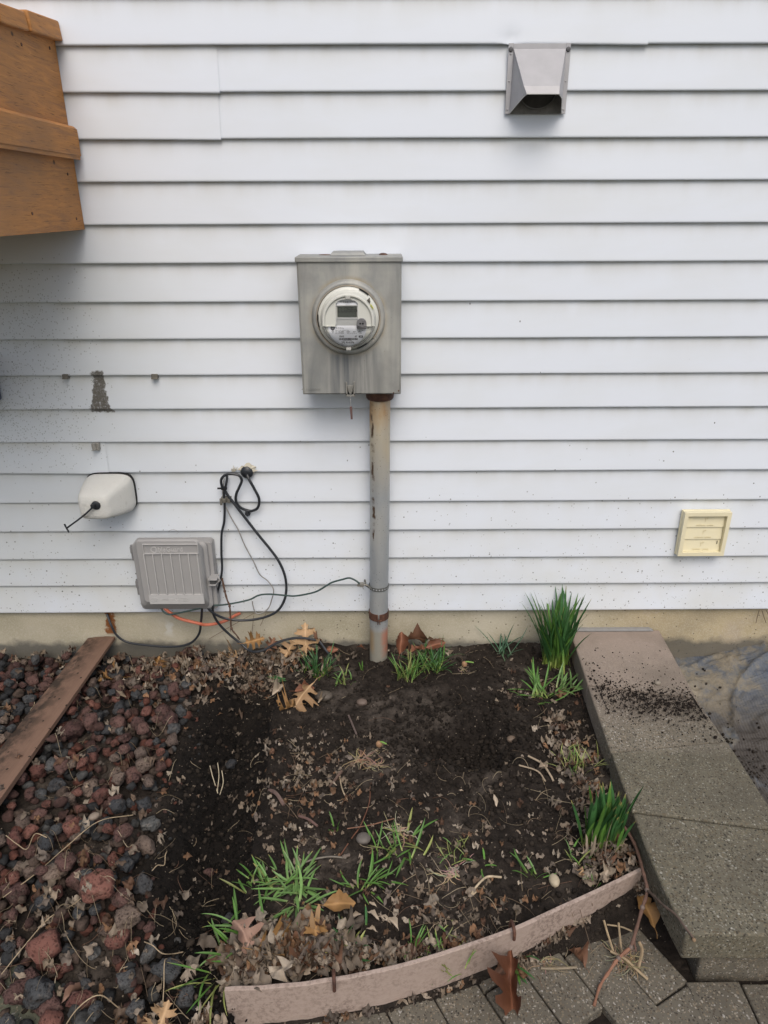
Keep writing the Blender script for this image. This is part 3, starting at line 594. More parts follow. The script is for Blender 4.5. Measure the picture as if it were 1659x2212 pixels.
for i, ch in enumerate('CLOSEd'):
    x0 = hc_x-.0265+i*.0084; z0 = hc_z+.0140; sk = .06
    S_ = {'a': (0, h_, w_, h_), 'g': (0, h_/2, w_, h_/2), 'd': (0, 0, w_, 0), 'f': (0, h_/2, 0, h_), 'e': (0, 0, 0, h_/2), 'b': (w_, h_/2, w_, h_), 'c': (w_, 0, w_, h_/2)}
    for s_ in seg[ch]:
        ax, az, bx_, bz = S_[s_]; 
        if ax == bx_: k.box(x0+ax-th/2, x0+ax+th/2, YB-.0453, YB-.0449, z0+az+.0007, z0+bz-.0007)
        else: k.box(x0+ax+.0004, x0+bx_-.0004, YB-.0453, YB-.0449, z0+az-th/2, z0+az+th/2)
k.prism([(hc_x-.004, hc_z+.0035), (hc_x-.002, hc_z+.0035), (hc_x-.003, hc_z+.0055)], YB-.0453, YB-.0449); k.box(hc_x+.012, hc_x+.014, YB-.0453, YB-.0449, hc_z+.0035, hc_z+.0052)
k.box(hc_x+.016, hc_x+.018, YB-.0453, YB-.0449, hc_z+.0105, hc_z+.0114); k.box(hc_x+.019, hc_x+.0205, YB-.0453, YB-.0449, hc_z+.0085, hc_z+.0095)
onhead('lcd_digits', k, INK)
np_ = [(.0505*math.cos(q)-.003, -.0225+.0515*math.sin(q)) for q in [-PI*k/40 for k in range(41)]]
onhead('nameplate', MB().prism(ofs([(.044, -.0185), (.0475, -.0225)]+np_[1:-1]+[(-.0535, -.0225), (-.050, -.0185)]), YB-.0446, YB-.0425), PLATE)
k = MB(); YT = YB-.0449
def T_(body, size, zx, zy, al='LEFT', off=0): p = ML2(zx, zy, YT); k.text(body, size, p[0], p[1], p[2], .00005, al, off=off)
T_('I-210+c', .0066, 588, 1063); T_('Electric Utility Watt-hour Meter', .0027, 570, 1096); T_('71 384 558', .0034, 1012, 1100)
T_('8.0', .0032, 573, 1130); T_('CL 200', .0045, 634, 1133, off=.00008); T_('240V', .0043, 798, 1133, off=.00006); T_('3W', .0043, 930, 1133, off=.00006); T_('FM2S', .0045, 1026, 1133, off=.00008)
T_('1016  727XC8G001', .0029, 565, 1160); T_('60HZ  TA 30  Kh 1.8', .0029, 805, 1162); T_('Kt 10.0', .0022, 1055, 1162)
T_('I2H3', .0062, 653, 1230, off=.0001); T_('47', .0060, 963, 1230, off=.0001); T_('CARG272914076', .0034, 715, 1308); T_('272 914 076', .0066, 695, 1355, off=.00012)
x = -.0268
while x < .0228: w_ = rr.choice((.0004, .0006, .0011)); k.box(hc_x+x, hc_x+x+w_, YT-.0001, YT+.0001, hc_z-.0580, hc_z-.0526); x += w_+rr.choice((.0004, .0006))
p = ML2(1085, 1217, YT); k.box(p[0]-.0052, p[0]+.0052, YT-.0001, YT+.0001, p[2]-.0026, p[2]+.0026)
p = ML2(516, 1043, YT); k.lathe([(.0060, 0), (.0001, 0)], (p[0], YT, p[2]), n=32)
p = ML2(516, 1112, YT); k.lathe([(.0026, 0), (.0020, 0)], (p[0], YT, p[2]), n=24); k.text('UL', .0024, p[0], YT, p[2]-.0009, .00005); k.text('LISTED', .0014, p[0], YT, p[2]-.0050, .00005)
onhead('lettering', k, INK)
k = MB(); p = ML2(1085, 1217, YT-.0003); k.text('AMI', .0040, p[0], p[1], p[2]-.0015, .00003, off=.0001)
onhead('light_lettering', k, PLATE); k = MB()
p = ML2(516, 1043, YT-.0003); k.lathe([(.0054, 0), (.0050, 0)], (p[0], p[1], p[2]), n=32); k.text('GE', .0054, p[0], p[1], p[2]-.0019, .00003)
onhead('emblem', k, PLATE)
p = ML2(1100, 950, YB-.055); q_ = MB(); rp = [(.0128*math.cos(t_), .0128*math.sin(t_)) for t_ in [PI*k_/16 for k_ in range(17)]]+[(-.0128, -.0125), (-.010, -.0145), (.010, -.0145), (.0128, -.0125)]
q_.prism([(p[0]+x, p[2]+z) for x, z in rp], YB-.0560, YB-.044); q_.lathe([(.0032, 0), (.0024, -.001), (.0001, -.001)], (p[0]+.0045, YB-.056, p[2]+.0065), n=16)
for sx in (-.0085, .0085): q_.lathe([(.0030, 0), (.0022, -.001), (.0001, -.001)], (p[0]+sx, YB-.056, p[2]-.0065), n=16)
onhead('optical_port', q_, plain('port grey', (.16, .16, .165), .45), bevel=.0006)
q_ = MB(); [q_.lathe([(.0024, 0), (.0001, .0)], (p[0]+sx, YB-.0563, p[2]-.0005), n=16) for sx in (-.0035, .0035)]; q_.lathe([(.0014, 0), (.0001, 0)], (p[0]+.0170, YB-.0508, p[2]-.0125), n=12)
onhead('port_hole', q_, HOLE)
g = MB(); g.lathe([(.0692, YB-.044), (.0684, YB-.049), (.0668, YB-.050), (.0660, YB-.0475)], (hc_x, 0, hc_z-.008), n=64, a0=R(192), a1=R(348)); g.lathe([(.0640, YB-.0445), (.0634, YB-.0465), (.0626, YB-.0445)], (hc_x, 0, hc_z-.008), n=64, a0=R(194), a1=R(346)); onhead('glass_rim', g, CHROME, smooth=True)
for zx, zy in ((825, 432), (840, 1468)):
    g = MB(); p = ML2(zx, zy, YB-.055); g.box(p[0]-.0062, p[0]+.0062, YB-.0575, YB-.050, p[2]-.0032, p[2]+.0032); g.lathe([(.0016, 0), (.0001, -.0003)], (p[0], YB-.0577, p[2]), n=12)
    onhead('retaining_tab', g, plain('tab grey', (.45, .45, .42), .4), bevel=.0005)
g = MB(); p0 = ML2(1205, 480, YB-.052); g.add([ML2(1265, 425, YB-.056), ML2(1205, 485, YB-.052), ML2(1270, 560, YB-.050), ML2(1280, 500, YB-.046), ML2(1262, 430, YB-.05)], [(0, 1, 2, 3), (0, 3, 4), (0, 1, 4)]); g.lathe([(.003, 0), (.0015, -.001)], ML2(1250, 490, YB-.055), n=14); onhead('meter_seal', g, DULL)
g = MB(); pts = []
for k_ in range(60): t_ = k_/59; b_ = ML2(1280+60*t_, 570+80*t_, YB-.050); pts.append((b_[0]+.0003*math.cos(k_*1.25), b_[1]-.002+.002*math.sin(k_*1.25), b_[2]+.0032*math.cos(k_*1.25)))
g.tube(pts, .0003, 5); onhead('seal_spring', g, YELLOW)
gm = NM('clear meter glass', .03); gl = gm.t.nodes.new('ShaderNodeBsdfGlossy'); gl.inputs['Roughness'].default_value = .02; tr_ = gm.t.nodes.new('ShaderNodeBsdfTransparent'); fr = gm.t.nodes.new('ShaderNodeFresnel'); fr.inputs[0].default_value = 1.4; mx = gm.t.nodes.new('ShaderNodeMixShader')
gm.t.links.new(fr.outputs[0], mx.inputs[0]); gm.t.links.new(tr_.outputs[0], mx.inputs[1]); gm.t.links.new(gl.outputs[0], mx.inputs[2]); gm.t.links.new(mx.outputs[0], gm.t.nodes['Material Output'].inputs[0])
g = MB(); g.lathe([(.0655, YB-.0500), (.060, YB-.0540), (.045, YB-.0565), (.02, YB-.0575), (.0002, YB-.058)], (hc_x, 0, hc_z-.009), n=48, a0=R(200), a1=R(340)); onhead('glass_cover', g, gm.m, smooth=True)
# latch at the bottom edge, maker's embossing
B3 = lambda zx, zy, y: W(1100*.553+zx*.553/2.949, 950*.553+zy*.553/2.949, y)
lt = MB(); p = B3(793, 1680, -.1225); lx, lz = p.x, p.z
lt.box(lx-.0125, lx-.0085, -.1265, -.122, lz-.018, lz+.021); lt.box(lx+.0085, lx+.0125, -.1265, -.122, lz-.018, lz+.021)
lt.prism([(lx-.0080, lz+.012), (lx+.0080, lz+.012), (lx+.006, lz-.004), (lx+.003, lz-.012), (lx-.003, lz-.012), (lx-.006, lz-.004)], -.1285, -.123)
lt.tube([(lx-.0045, -.131, lz+.008), (lx-.003, -.132, lz-.004), (lx, -.132, lz-.011), (lx+.003, -.132, lz-.004), (lx+.0045, -.131, lz+.008)], .0012, 6)
lt.prism([(lx-.0135, ZB+.001), (lx+.0135, ZB+.001), (lx+.0120, ZB-.0035), (lx-.0120, ZB-.0035)], -.1290, -.118)
lt.build('latch', plain('latch steel', (.30, .295, .27), .5, .4, var=.3, scale=60), meter, bevel=.0005)
lt = MB(); lt.box(lx-.0080, lx+.0080, -.1228, -.1216, lz-.018, lz+.011); lt.box(lx-.0128, lx-.0105, -.1292, -.1222, ZB-.001, ZB+.004); lt.box(lx+.0105, lx+.0128, -.1292, -.1222, ZB-.001, ZB+.004); lt.build('latch_slot', HOLE, meter)
k = MB(); p = B3(268, 1697, -.1222); k.text('MILBANK', .0105, p.x, p.y, p.z, .0006, 'LEFT'); p = B3(228, 1697, -.1222); k.text('+', .010, p.x, p.y, p.z, .0004, 'LEFT'); k.build('embossed_name', GBOX, meter)
for zx, zy in ((1290, 1725), (1348, 1700)): k = MB(); k.ball((B3(zx, zy, -.122).x, -.1222, B3(zx, zy, -.122).z), .0022, (1, .5, 1), 6); k.build('rivet', RUST, meter, smooth=True)
# tag hanging from the latch
p = B3(795, 1770, -.128); tg = MB(); q = B3(800, 1880, -.128); e = B3(808, 2028, -.128)
st = thing('seal_tag', 'brown plastic seal tag dangling on a wire below the meter box latch', 'seal tag', (q.x, -.128, e.z))
MB().tube([(p.x, -.128, ZB+.004), (q.x-.001, -.129, (p.z+q.z)/2), (q.x, -.128, q.z-.002)], .0008, 6).build('wire', plain('seal wire', (.5, .5, .5), .4, .5), st)
t = MB(); t.hexa([(e.x-.0028, -.1295, e.z), (e.x+.0026, -.1295, e.z), (e.x+.0026, -.1265, e.z), (e.x-.0028, -.1265, e.z)], [(q.x-.0038, -.130, q.z), (q.x+.0030, -.130, q.z), (q.x+.0030, -.1260, q.z), (q.x-.0038, -.1260, q.z)]); t.build('tag_body', plain('brown plastic', (.13, .075, .07), .4), st, bevel=.0006)

# ---------------------------------------------------------------- conduit pipe
pipe = thing('conduit_pipe', 'rust stained steel conduit pipe running from the meter box down into the soil', 'conduit pipe', (-.010, -.046, 0)); px, py = -.010, -.046
c = MB(); vs = []; N = 48
for z, dx, dy in [(-.10, -.004, .006), (0, -.005, .005), (.1, -.004, .004), (.2, -.003, .003), (.4, 0, 0), (.6, .003, -.001), (.8, .004, -.003), (.905, .005, -.004)]:
    vs += [(px+dx+.0302*math.cos(2*PI*k/N), py+dy+.0302*math.sin(2*PI*k/N), z) for k in range(N)]
c.add(vs, [(i*N+k, i*N+(k+1) % N, (i+1)*N+(k+1) % N, (i+1)*N+k) for i in range(7) for k in range(N)]); c.build('pipe', PIPE, pipe, smooth=True)
c = MB(); cx = px+.005; c.lathe([(.0305, .903), (.036, .9015), (.0395, .906), (.0405, .914), (.0400, .9315)], (cx, py-.004, 0), 'z', 48); c.build('coupling', RUST, pipe, smooth=True, sharp=50)
zs = W(818, 1275, -.075).z; c = MB(); c.lathe([(.0312, zs-.006), (.0322, zs-.006), (.0322, zs+.006), (.0312, zs+.006), (.0312, zs-.006)], (px-.002, py+.002, 0), 'z', 48)
c.tube([(px-.026, py-.02, zs), (px-.045, py-.004, zs+.006), (px-.048, py+.02, zs+.010)], .0035, 6)
STR = plain('galvanised strap', (.13, .135, .125), .6, .4, var=.4, scale=80); so_ = c.build('pipe_strap', STR, pipe, smooth=True, sharp=40)
k = MB()
for i in range(9):
    q = R(205+i*17); x_, y_ = px-.002+.0324*math.cos(q), py+.002+.0324*math.sin(q); t1 = Vector((-math.sin(q), math.cos(q), 0))
    k.add([Vector((x_, y_, zs))+t1*(.0027*math.cos(a))+Vector((0, 0, .0027*math.sin(a))) for a in [2*PI*j/10 for j in range(10)]], [tuple(range(10))])
ho = k.build('strap_hole', plain('strap hole', (.34, .35, .36), .7), pipe)
k = MB(); wx = W(783, 1262, -.06); k.box(wx.x-.009, wx.x+.004, -.070, -.056, wx.z-.005, wx.z+.006); k.lathe([(.0048, 0), (.0048, .006), (.001, .006)], (wx.x-.013, -.066, wx.z-.001), 'y', 6); k.lathe([(.0042, 0), (.0042, .007)], (wx.x+.008, -.068, wx.z+.004), 'y', 6)
k.tube([(wx.x+.002, -.062, wx.z), (wx.x+.014, -.064, wx.z-.001), (px-.03, py-.012, zs)], .003, 6); k.tube([(wx.x, -.066, wx.z-.004), (wx.x+.003, -.068, wx.z-.014)], .0012, 5); k.build('ground_clamp', plain('clamp alloy', (.30, .29, .26), .5, .5, var=.3), pipe, bevel=.0005)
zc_ = W(818, 1336, -.075).z; k = MB(); k.lathe([(.0306, zc_-.013), (.0328, zc_-.013), (.0328, zc_+.013), (.0306, zc_+.013)], (px-.003, py+.003, 0), 'z', 48, a0=R(-83), a1=R(263))
for s_ in (-1, 1): k.hexa([(px-.003+s_*.0035-.0012, py-.046, zc_-.014), (px-.003+s_*.0035+.0012, py-.046, zc_-.014), (px-.003+s_*.0035+.0012, py-.028, zc_-.017), (px-.003+s_*.0035-.0012, py-.028, zc_-.017)], [(px-.003+s_*.0035-.0012, py-.046, zc_+.008), (px-.003+s_*.0035+.0012, py-.046, zc_+.008), (px-.003+s_*.0035+.0012, py-.028, zc_+.012), (px-.003+s_*.0035-.0012, py-.028, zc_+.012)])
k.tube([(px-.011, py-.040, zc_-.002), (px+.006, py-.040, zc_-.002)], .0028, 8); k.build('pipe_clamp', RUST, pipe, smooth=True, sharp=40)

# ---------------------------------------------------------------- dryer vent hood
vh = thing('vent_hood', 'grey metal dryer vent hood with dark open mouth high on the siding', 'vent hood', (.394, -.005, 1.625))
c = MB(); vx0, vx1, vz0, vz1 = .3165, .4700, 1.626, 1.779
for s_ in (0, 1):
    xa, xb = ((vx0, vx0+.0125) if not s_ else (vx1-.0115, vx1)); d_ = .006*(0 if not s_ else 1)*.5
    c.box(xa, xb, -.0065, -.0035, vz0, vz1)
c.box(vx0+.0126, vx1-.0116, -.0064, -.0034, vz1-.012, vz1-.001); c.build('flange', VENTM, vh, bevel=.0007)
hd = MB(); xa, xb = vx0+.0130, vx1-.0120
o1 = [(xa, -.006, vz1-.012), (xb, -.006, vz1-.012)]; bendp = [W(1132, 186, -.083), W(1209, 186, -.083)]; lip = [W(1138, 203, -.088), W(1208, 203, -.088)]
bo = [(xa-.002, -.006, vz0+.001), (xb+.002, -.006, vz0+.001)]; mid = [(xa-.0005, -.035, 0), (xb, -.035, 0)]
sl = Vector(bo[0]).lerp(Vector(lip[0]), .78)+Vector((0, 0, .002)); srr = Vector(bo[1]).lerp(Vector(lip[1]), .80)+Vector((.006, 0, -.001))
V8 = [o1[0], o1[1], tuple(bendp[1]), tuple(bendp[0]), tuple(lip[1]), tuple(lip[0]), tuple(srr), tuple(sl), bo[1], bo[0]]
hd.add(V8, [(0, 1, 2, 3), (3, 2, 4, 5), (0, 3, 7, 9), (3, 5, 7), (1, 8, 6, 2), (2, 6, 4)])
ho = hd.build('hood', VENTM, vh); m_ = ho.modifiers.new('thick', 'SOLIDIFY'); m_.thickness = .0016; m_.offset = 0; b_ = ho.modifiers.new('bevel', 'BEVEL'); b_.width = .0012; b_.segments = 2
hd = MB(); hd.tube([bo[0], tuple(sl), tuple(lip[0]), tuple(lip[1]), tuple(srr), bo[1]], .0013, 6); hd.build('hood_lip', plain('bright worn edge', (.52, .52, .50), .5, .3), vh, smooth=True)
MB().box(xa-.001, xb+.001, -.0030, -.0015, vz0+.0005, vz1-.013).build('back_plate', DKVENT, vh)
dc = MB(); dcx, dcz = (xa+xb)/2+.002, vz0+.062; dc.lathe([(.052, -.0032), (.052, -.012), (.0500, -.012), (.0500, -.0035)], (dcx, 0, dcz), n=48); dc.build('duct', DKVENT, vh, smooth=True, sharp=40)
MB().lathe([(.0495, -.0036), (.0001, -.0036)], (dcx, 0, dcz), n=40).build('duct_flap', plain('grimy flap', (.09, .085, .082), .8, var=.5, scale=70), vh)
SCM = plain('dark screw', (.10, .10, .105), .5, .4)
for x_ in (vx0+.006, vx1-.006): k = MB(); k.lathe([(.0001, -.0105), (.0045, -.0100), (.0055, -.0085), (.0055, -.006)], (x_, 0, vz1-.0135), n=16); k.build('screw', SCM, vh, smooth=True, sharp=40)
for x_, z_ in ((vx0+.006, vz0+.010), (vx0+.006, vz0+.072), (vx1-.006, vz0+.010), (vx1-.006, vz0+.072), (vx0+.0065, vz1-.023)): k = MB(); k.ball((x_, -.0068, z_), .0026, (1, .5, 1), 6); k.build('rivet', VENTM, vh, smooth=True)

# ---------------------------------------------------------------- yellowed louvre vent
yv = thing('louvre_vent', 'yellowed cream plastic louvre vent low on the right of the siding', 'louvre vent', (1.02, -.01, .37))
A_ = [W(1477.5, 1108, -.027), W(1578, 1108, -.027), W(1467, 1201.5, -.027), W(1567, 1201.5, -.027)]
x0 = (A_[0].x+A_[2].x)/2; x1 = (A_[1].x+A_[3].x)/2; z1 = A_[0].z; z0 = A_[2].z; fw_ = .0125
MB().box(x0-.002, x1+.002, -.0100, -.001, z0-.002, z1+.002).build('back_flange', CREAM, yv, bevel=.0015)
fr_ = MB()
for (a, b, c_, d) in ((x0, x0+fw_, z0, z1), (x1-fw_, x1, z0, z1), (x0+fw_, x1-fw_, z1-fw_, z1), (x0+fw_, x1-fw_, z0, z0+fw_)): fr_.box(a, b, -.027, -.0105, c_, d)
fo_ = fr_.build('frame', CREAM, yv); 
lh = (z1-z0-2*fw_)/3
for i in range(3):
    zt_ = z1-fw_-i*lh; l = MB(); xa, xb = x0+fw_+.0005, x1-fw_-.0008
    l.hexa([(xa, -.0165, zt_-lh+.0004), (xb, -.0165, zt_-lh+.0004), (xb, -.0150, zt_-lh+.0004), (xa, -.0150, zt_-lh+.0004)], [(xa, -.0120, zt_-.0004), (xb, -.0120, zt_-.0004), (xb, -.0102, zt_-.0004), (xa, -.0102, zt_-.0004)])
    lo_ = l.build('louvre', CREAM, yv, bevel=.0004)
    LOC[lo_.name] = LOC[yv.name]; k = MB(); xc = (xa+xb)/2
    k.text('DUNDAS - JAFINE', .0068, xc, -.0166, zt_-lh+.0045, .0005); k.text('J', .0150, xc, -.0148, zt_-.0215, .0006); k.text('F', .0105, xc+.0062, -.0143, zt_-.0165, .0006)
    k.build('embossed_name', plain('embossed cream', (.70, .63, .42), .5, var=.05), lo_)
k = MB(); p = W(1382.5+1008/6, 1050.7+730/6, -.02); k.box(p.x-.0008, p.x+.0008, -.0158, -.0140, p.z-.006, p.z+.005); k.build('crack', plain('dark crack', (.10, .09, .06), .8), yv)

# ---------------------------------------------------------------- foam faucet cover
fc = thing('faucet_cover', 'white foam faucet cover with black strap held against the siding', 'faucet cover', (-.842, -.01, .535))
def sup(cx, cz, hx, hz, y, e=4.5, n=64, sk=0):
    o = []
    for k in range(n):
        q = 2*PI*k/n; c_, s_ = math.cos(q), math.sin(q); o.append((cx+hx*abs(c_)**(2/e)*(1 if c_ >= 0 else -1), y, cz+hz*abs(s_)**(2/e)*(1 if s_ >= 0 else -1)))
    return o
rows = [sup(-.8415, .598, .073, .0615, -.008), sup(-.8415, .598, .0735, .062, -.022), sup(-.843, .5975, .0715, .060, -.036), sup(-.850, .595, .061, .052, -.068, 5), sup(-.857, .5925, .050, .043, -.098, 5), sup(-.8585, .591, .0455, .0385, -.108, 5), sup(-.8588, .5905, .041, .034, -.1135, 4.5), sup(-.8585, .5905, .028, .023, -.1155, 3), sup(-.8585, .5905, .001, .001, -.1160, 2)]
s_ = MB(); s_.add([p for r_ in rows for p in r_], [(i*64+k, i*64+(k+1) % 64, (i+1)*64+(k+1) % 64, (i+1)*64+k) for i in range(len(rows)-1) for k in range(64)])
s_.build('foam_shell', STYRO, fc, smooth=True, sharp=80)
s_ = MB(); rows = [sup(-.8405, .600, .0745, .0630, -.001), sup(-.8405, .600, .0745, .0630, -.0085)]; s_.add([p for r_ in rows for p in r_], [(k, (k+1) % 64, 64+(k+1) % 64, 64+k) for k in range(64)]+[tuple(range(64, 128))]); s_.build('gasket', plain('black foam', (.012, .012, .012), .9), fc)
p = W(207, 1092, -.118); s_ = MB(); s_.lathe([(.0135, .002), (.0135, -.003), (.010, -.005), (.0001, -.005)], (p.x, -.116, p.z), n=24); s_.box(p.x-.012, p.x-.001, -.129, -.119, p.z-.006, p.z+.0065); s_.build('strap_buckle', BLACK, fc, bevel=.0008)
e0 = W(199, 1097, -.128); e1 = W(170, 1122, -.118); e2 = W(144, 1141, -.10); s_ = MB(); s_.tube(spline([e0, W(185, 1110, -.128), e1, e2], 6), .0029, 6); a_ = W(139, 1132, -.10); b_ = W(149, 1150, -.10); s_.tube([a_, b_], .0026, 6); s_.build('strap', BLACK, fc, smooth=True)
s_ = MB(); p2 = W(0+187, 774.2+960/3, -.1165); s_.lathe([(.0095, 0), (.0085, -.0012), (.0075, 0)], (p2.x, -.1152, p2.z), n=28); s_.lathe([(.0055, 0), (.0048, -.001), (.004, 0)], (p2.x, -.1155, p2.z), n=24); s_.build('moulded_ring', STYRO, fc, smooth=True)

# ---------------------------------------------------------------- cable enclosure
E2 = lambda zx, zy, y: W(276.5+zx*.13333, 1122.6+zy*.13333, y)
en = thing('cable_enclosure', 'grey ribbed plastic cable enclosure box mounted at the bottom of the siding', 'cable enclosure', (-.67, -.01, .195))
def rrect(x0, x1, z0, z1, y, r, n=6):
    o = []
    for cx, cz, a in ((x1-r, z1-r, 0), (x0+r, z1-r, 90), (x0+r, z0+r, 180), (x1-r, z0+r, 270)):
        o += [(cx+r*math.cos(R(a+90*k/n)), y, cz+r*math.sin(R(a+90*k/n))) for k in range(n+1)]
    return o
def loft(rows, cap=True):
    m = MB(); n = len(rows[0]); m.add([p for r_ in rows for p in r_], [(i*n+k, i*n+(k+1) % n, (i+1)*n+(k+1) % n, (i+1)*n+k) for i in range(len(rows)-1) for k in range(n)]+([tuple((len(rows)-1)*n+k for k in range(n))] if cap else [])); return m
bx0, bx1, bz0, bz1 = -.797, -.541, .197, .443
loft([rrect(bx0+.006, bx1, bz0, bz1-.004, -.002, .012), rrect(bx0+.006, bx1, bz0, bz1-.004, -.040, .012)]).build('back_box', GREYP, en, smooth=True, sharp=40)
fx0, fx1, fz0, fz1 = -.770, -.566, .218, .447
FY = -.088; q = E2(150, 400, FY); q2 = E2(1240, 1345, FY); q3 = E2(255, 1330, FY); fx0 = (q.x+q3.x)/2; fx1 = q2.x; fz0 = q2.z; fz1 = E2(700, 350, FY).z
loft([rrect(bx0+.009, bx1-.012, bz0+.008, bz1+.004, -.0405, .018), rrect(bx0+.009, bx1-.012, bz0+.008, bz1+.004, -.052, .018), rrect(bx0+.012, bx1-.016, bz0+.012, bz1, -.056, .018),
      rrect(bx0+.016, bx1-.022, bz0+.016, bz1+.0, -.058, .018), rrect((bx0+fx0)/2, (fx1+bx1)/2-.008, (bz0+fz0)/2+.006, (bz1+fz1)/2-.004, -.074, .018), rrect(fx0-.004, fx1+.004, fz0-.001, fz1+.004, FY+.006, .014), rrect(fx0, fx1, fz0+.003, fz1, FY, .012)]).build('lid', GREYP, en, smooth=True, sharp=25)
lid_ = [o for o in en.children if o.name.startswith('lid')][-1]; LOC[lid_.name] = LOC[en.name]
rb = MB()
for a_, b_ in ((262, 347), (405, 487), (550, 628), (695, 768), (838, 908), (983, 1050), (1127, 1190)):
    p = E2(a_, 562, FY-.004); q = E2(b_, 1215, FY-.004); xm = (p.x+q.x)/2; rb.box(xm-.0016, xm+.0016, FY-.0060, FY+.0005, q.z, p.z)
RIBM = plain('lit rib plastic', (.47, .465, .455), .5, var=.06)  # lighter grey than the lid, painting in light the raised ribs catch
rb.build('rib', RIBM, lid_, bevel=.0005)
tb = MB(); p = E2(228, 403, FY-.004); q = E2(1145, 555, FY-.004); xa, xb, za, zb_ = p.x, q.x, q.z, p.z
def frame_(m, xa, xb, za, zb_, w, y0, y1):
    for b4 in ((xa, xb, zb_-w, zb_), (xa, xb, za, za+w), (xa, xa+w, za+w, zb_-w), (xb-w, xb, za+w, zb_-w)): m.box(b4[0], b4[1], y0, y1, b4[2], b4[3])
frame_(tb, xa, xb, za, zb_, .0016, FY-.0050, FY+.0005)
p = E2(700, 450, 0); tb.text('ableGuard', .0205, xa+.036, FY-.0003, za+.0075, .0009, 'LEFT', off=.0003); tb.text('C', .030, xa+.020, FY-.0003, za+.0032, .0009, 'LEFT', off=.0002); tb.text('ENCLOSURE SYSTEM', .0062, xa+.076, FY-.0003, za+.0024, .0008); tb.box(xa+.112, xa+.128, FY-.0012, FY+.0003, za+.0034, za+.0042)
tb.build('name_panel', RIBM, lid_, bevel=0)
tb = MB(); p = E2(335, 1218, FY-.004); q = E2(1240, 1362, FY-.004); xa2, xb2, za2, zb2 = p.x, q.x, q.z, p.z
tb.box(xa2, xb2, FY-.0045, FY+.0005, za2, zb2); Yt = FY-.0047
tb.lathe([(.0125, 0), (.0122, -.0008), (.0112, -.0008), (.0110, 0)], (0, 0, 0), n=28); nv = 28*4; cxe, cze = xa2+.0165, (za2+zb2)/2
for i in range(len(tb.v)-nv, len(tb.v)): x_, y_, z_ = tb.v[i]; tb.v[i] = (cxe+x_, Yt+y_, cze+z_*.62)
tb.text('tdse', .0095, cxe, Yt, cze-.0026, .0007); cu_ = xa2+.043; tb.lathe([(.0042, 0), (.0040, -.0007), (.0032, -.0007), (.0030, 0)], (cu_, Yt, cze), n=20); tb.text('UL', .0035, cu_, Yt, cze-.0013, .0005)
tb.text('LISTED', .0032, cu_+.0055, Yt, cze+.0006, .0005, 'LEFT'); tb.text('ENCL', .0032, cu_+.0055, Yt, cze-.0032, .0005, 'LEFT'); [tb.box(cu_+.0175, cu_+.036-.004*i, Yt-.0006, Yt+.0002, cze+.002-.0028*i, cze+.0026-.0028*i) for i in range(3)]
tb.text('KEPTEL', .0088, xa2+.110, Yt, cze-.0002, .0007, off=.0002); tb.text('CG1000', .0062, xa2+.112, Yt, cze-.0070, .0007, off=.0001); tb.tube([(xa2+.086, Yt, cze+.006), (xa2+.083, Yt, cze-.001), (xa2+.089, Yt, cze-.0075), (xa2+.095, Yt, cze-.004)], .0008, 5); tb.tube([(xa2+.090, Yt, cze+.006), (xa2+.088, Yt, cze), (xa2+.094, Yt, cze-.004)], .0008, 5)
tb.build('maker_panel', RIBM, lid_)
for (zy0, zy1, zx0) in ((400, 640, 85), (955, 1195, 165)):
    p = E2(zx0, zy0, -.035); q = E2(zx0+60, zy1, -.035); h_ = MB(); h_.tube([(bx0+.004, -.040, p.z), (bx0+.004, -.040, q.z)], .0050, 10); h_.box(bx0+.003, bx0+.012, -.046, -.034, q.z+.003, q.z+.012); h_.box(bx0-.001, bx0+.009, -.0465, -.036, (p.z+q.z)/2, p.z-.004); h_.build('hinge', plain('darker grey hinge', (.22, .22, .22), .6), en, bevel=.0006)
p = E2(1395, 960, -.05); hs = MB(); hx, hz = bx1-.004, p.z
hs.box(hx-.010, hx+.018, -.075, -.035, hz+.007, hz+.011); hs.box(hx-.010, hx+.014, -.075, -.035, hz-.012, hz-.009); hs.box(hx-.010, hx-.007, -.070, -.035, hz-.009, hz+.007)
hs.tube([(hx+.014, -.055, hz+.009), (hx+.021, -.055, hz+.005), (hx+.022, -.055, hz-.003), (hx+.014, -.055, hz-.0105)], .0035, 8); hs.build('padlock_hasp', GREYP, en, bevel=.0008)
hs = MB(); hs.box(hx-.0065, hx+.012, -.069, -.045, hz-.0085, hz+.0065); hs.build('hasp_opening', plain('shaded recess', (.06, .06, .06), .8), en)
p = E2(1410, 770, -.02); hs = MB(); frame_(hs, p.x-.003, p.x+.003, p.z-.008, p.z+.008, .0018, -.030, -.004); hs.build('side_tab', GREYP, en)
hs = MB(); hs.tube(spline([E2(655, 200, -.01), E2(690, 170, -.012), E2(740, 162, -.012), E2(790, 180, -.012), E2(820, 205, -.01)], 5), .0006, 5); hs.build('wire_loop', GREYW, en)

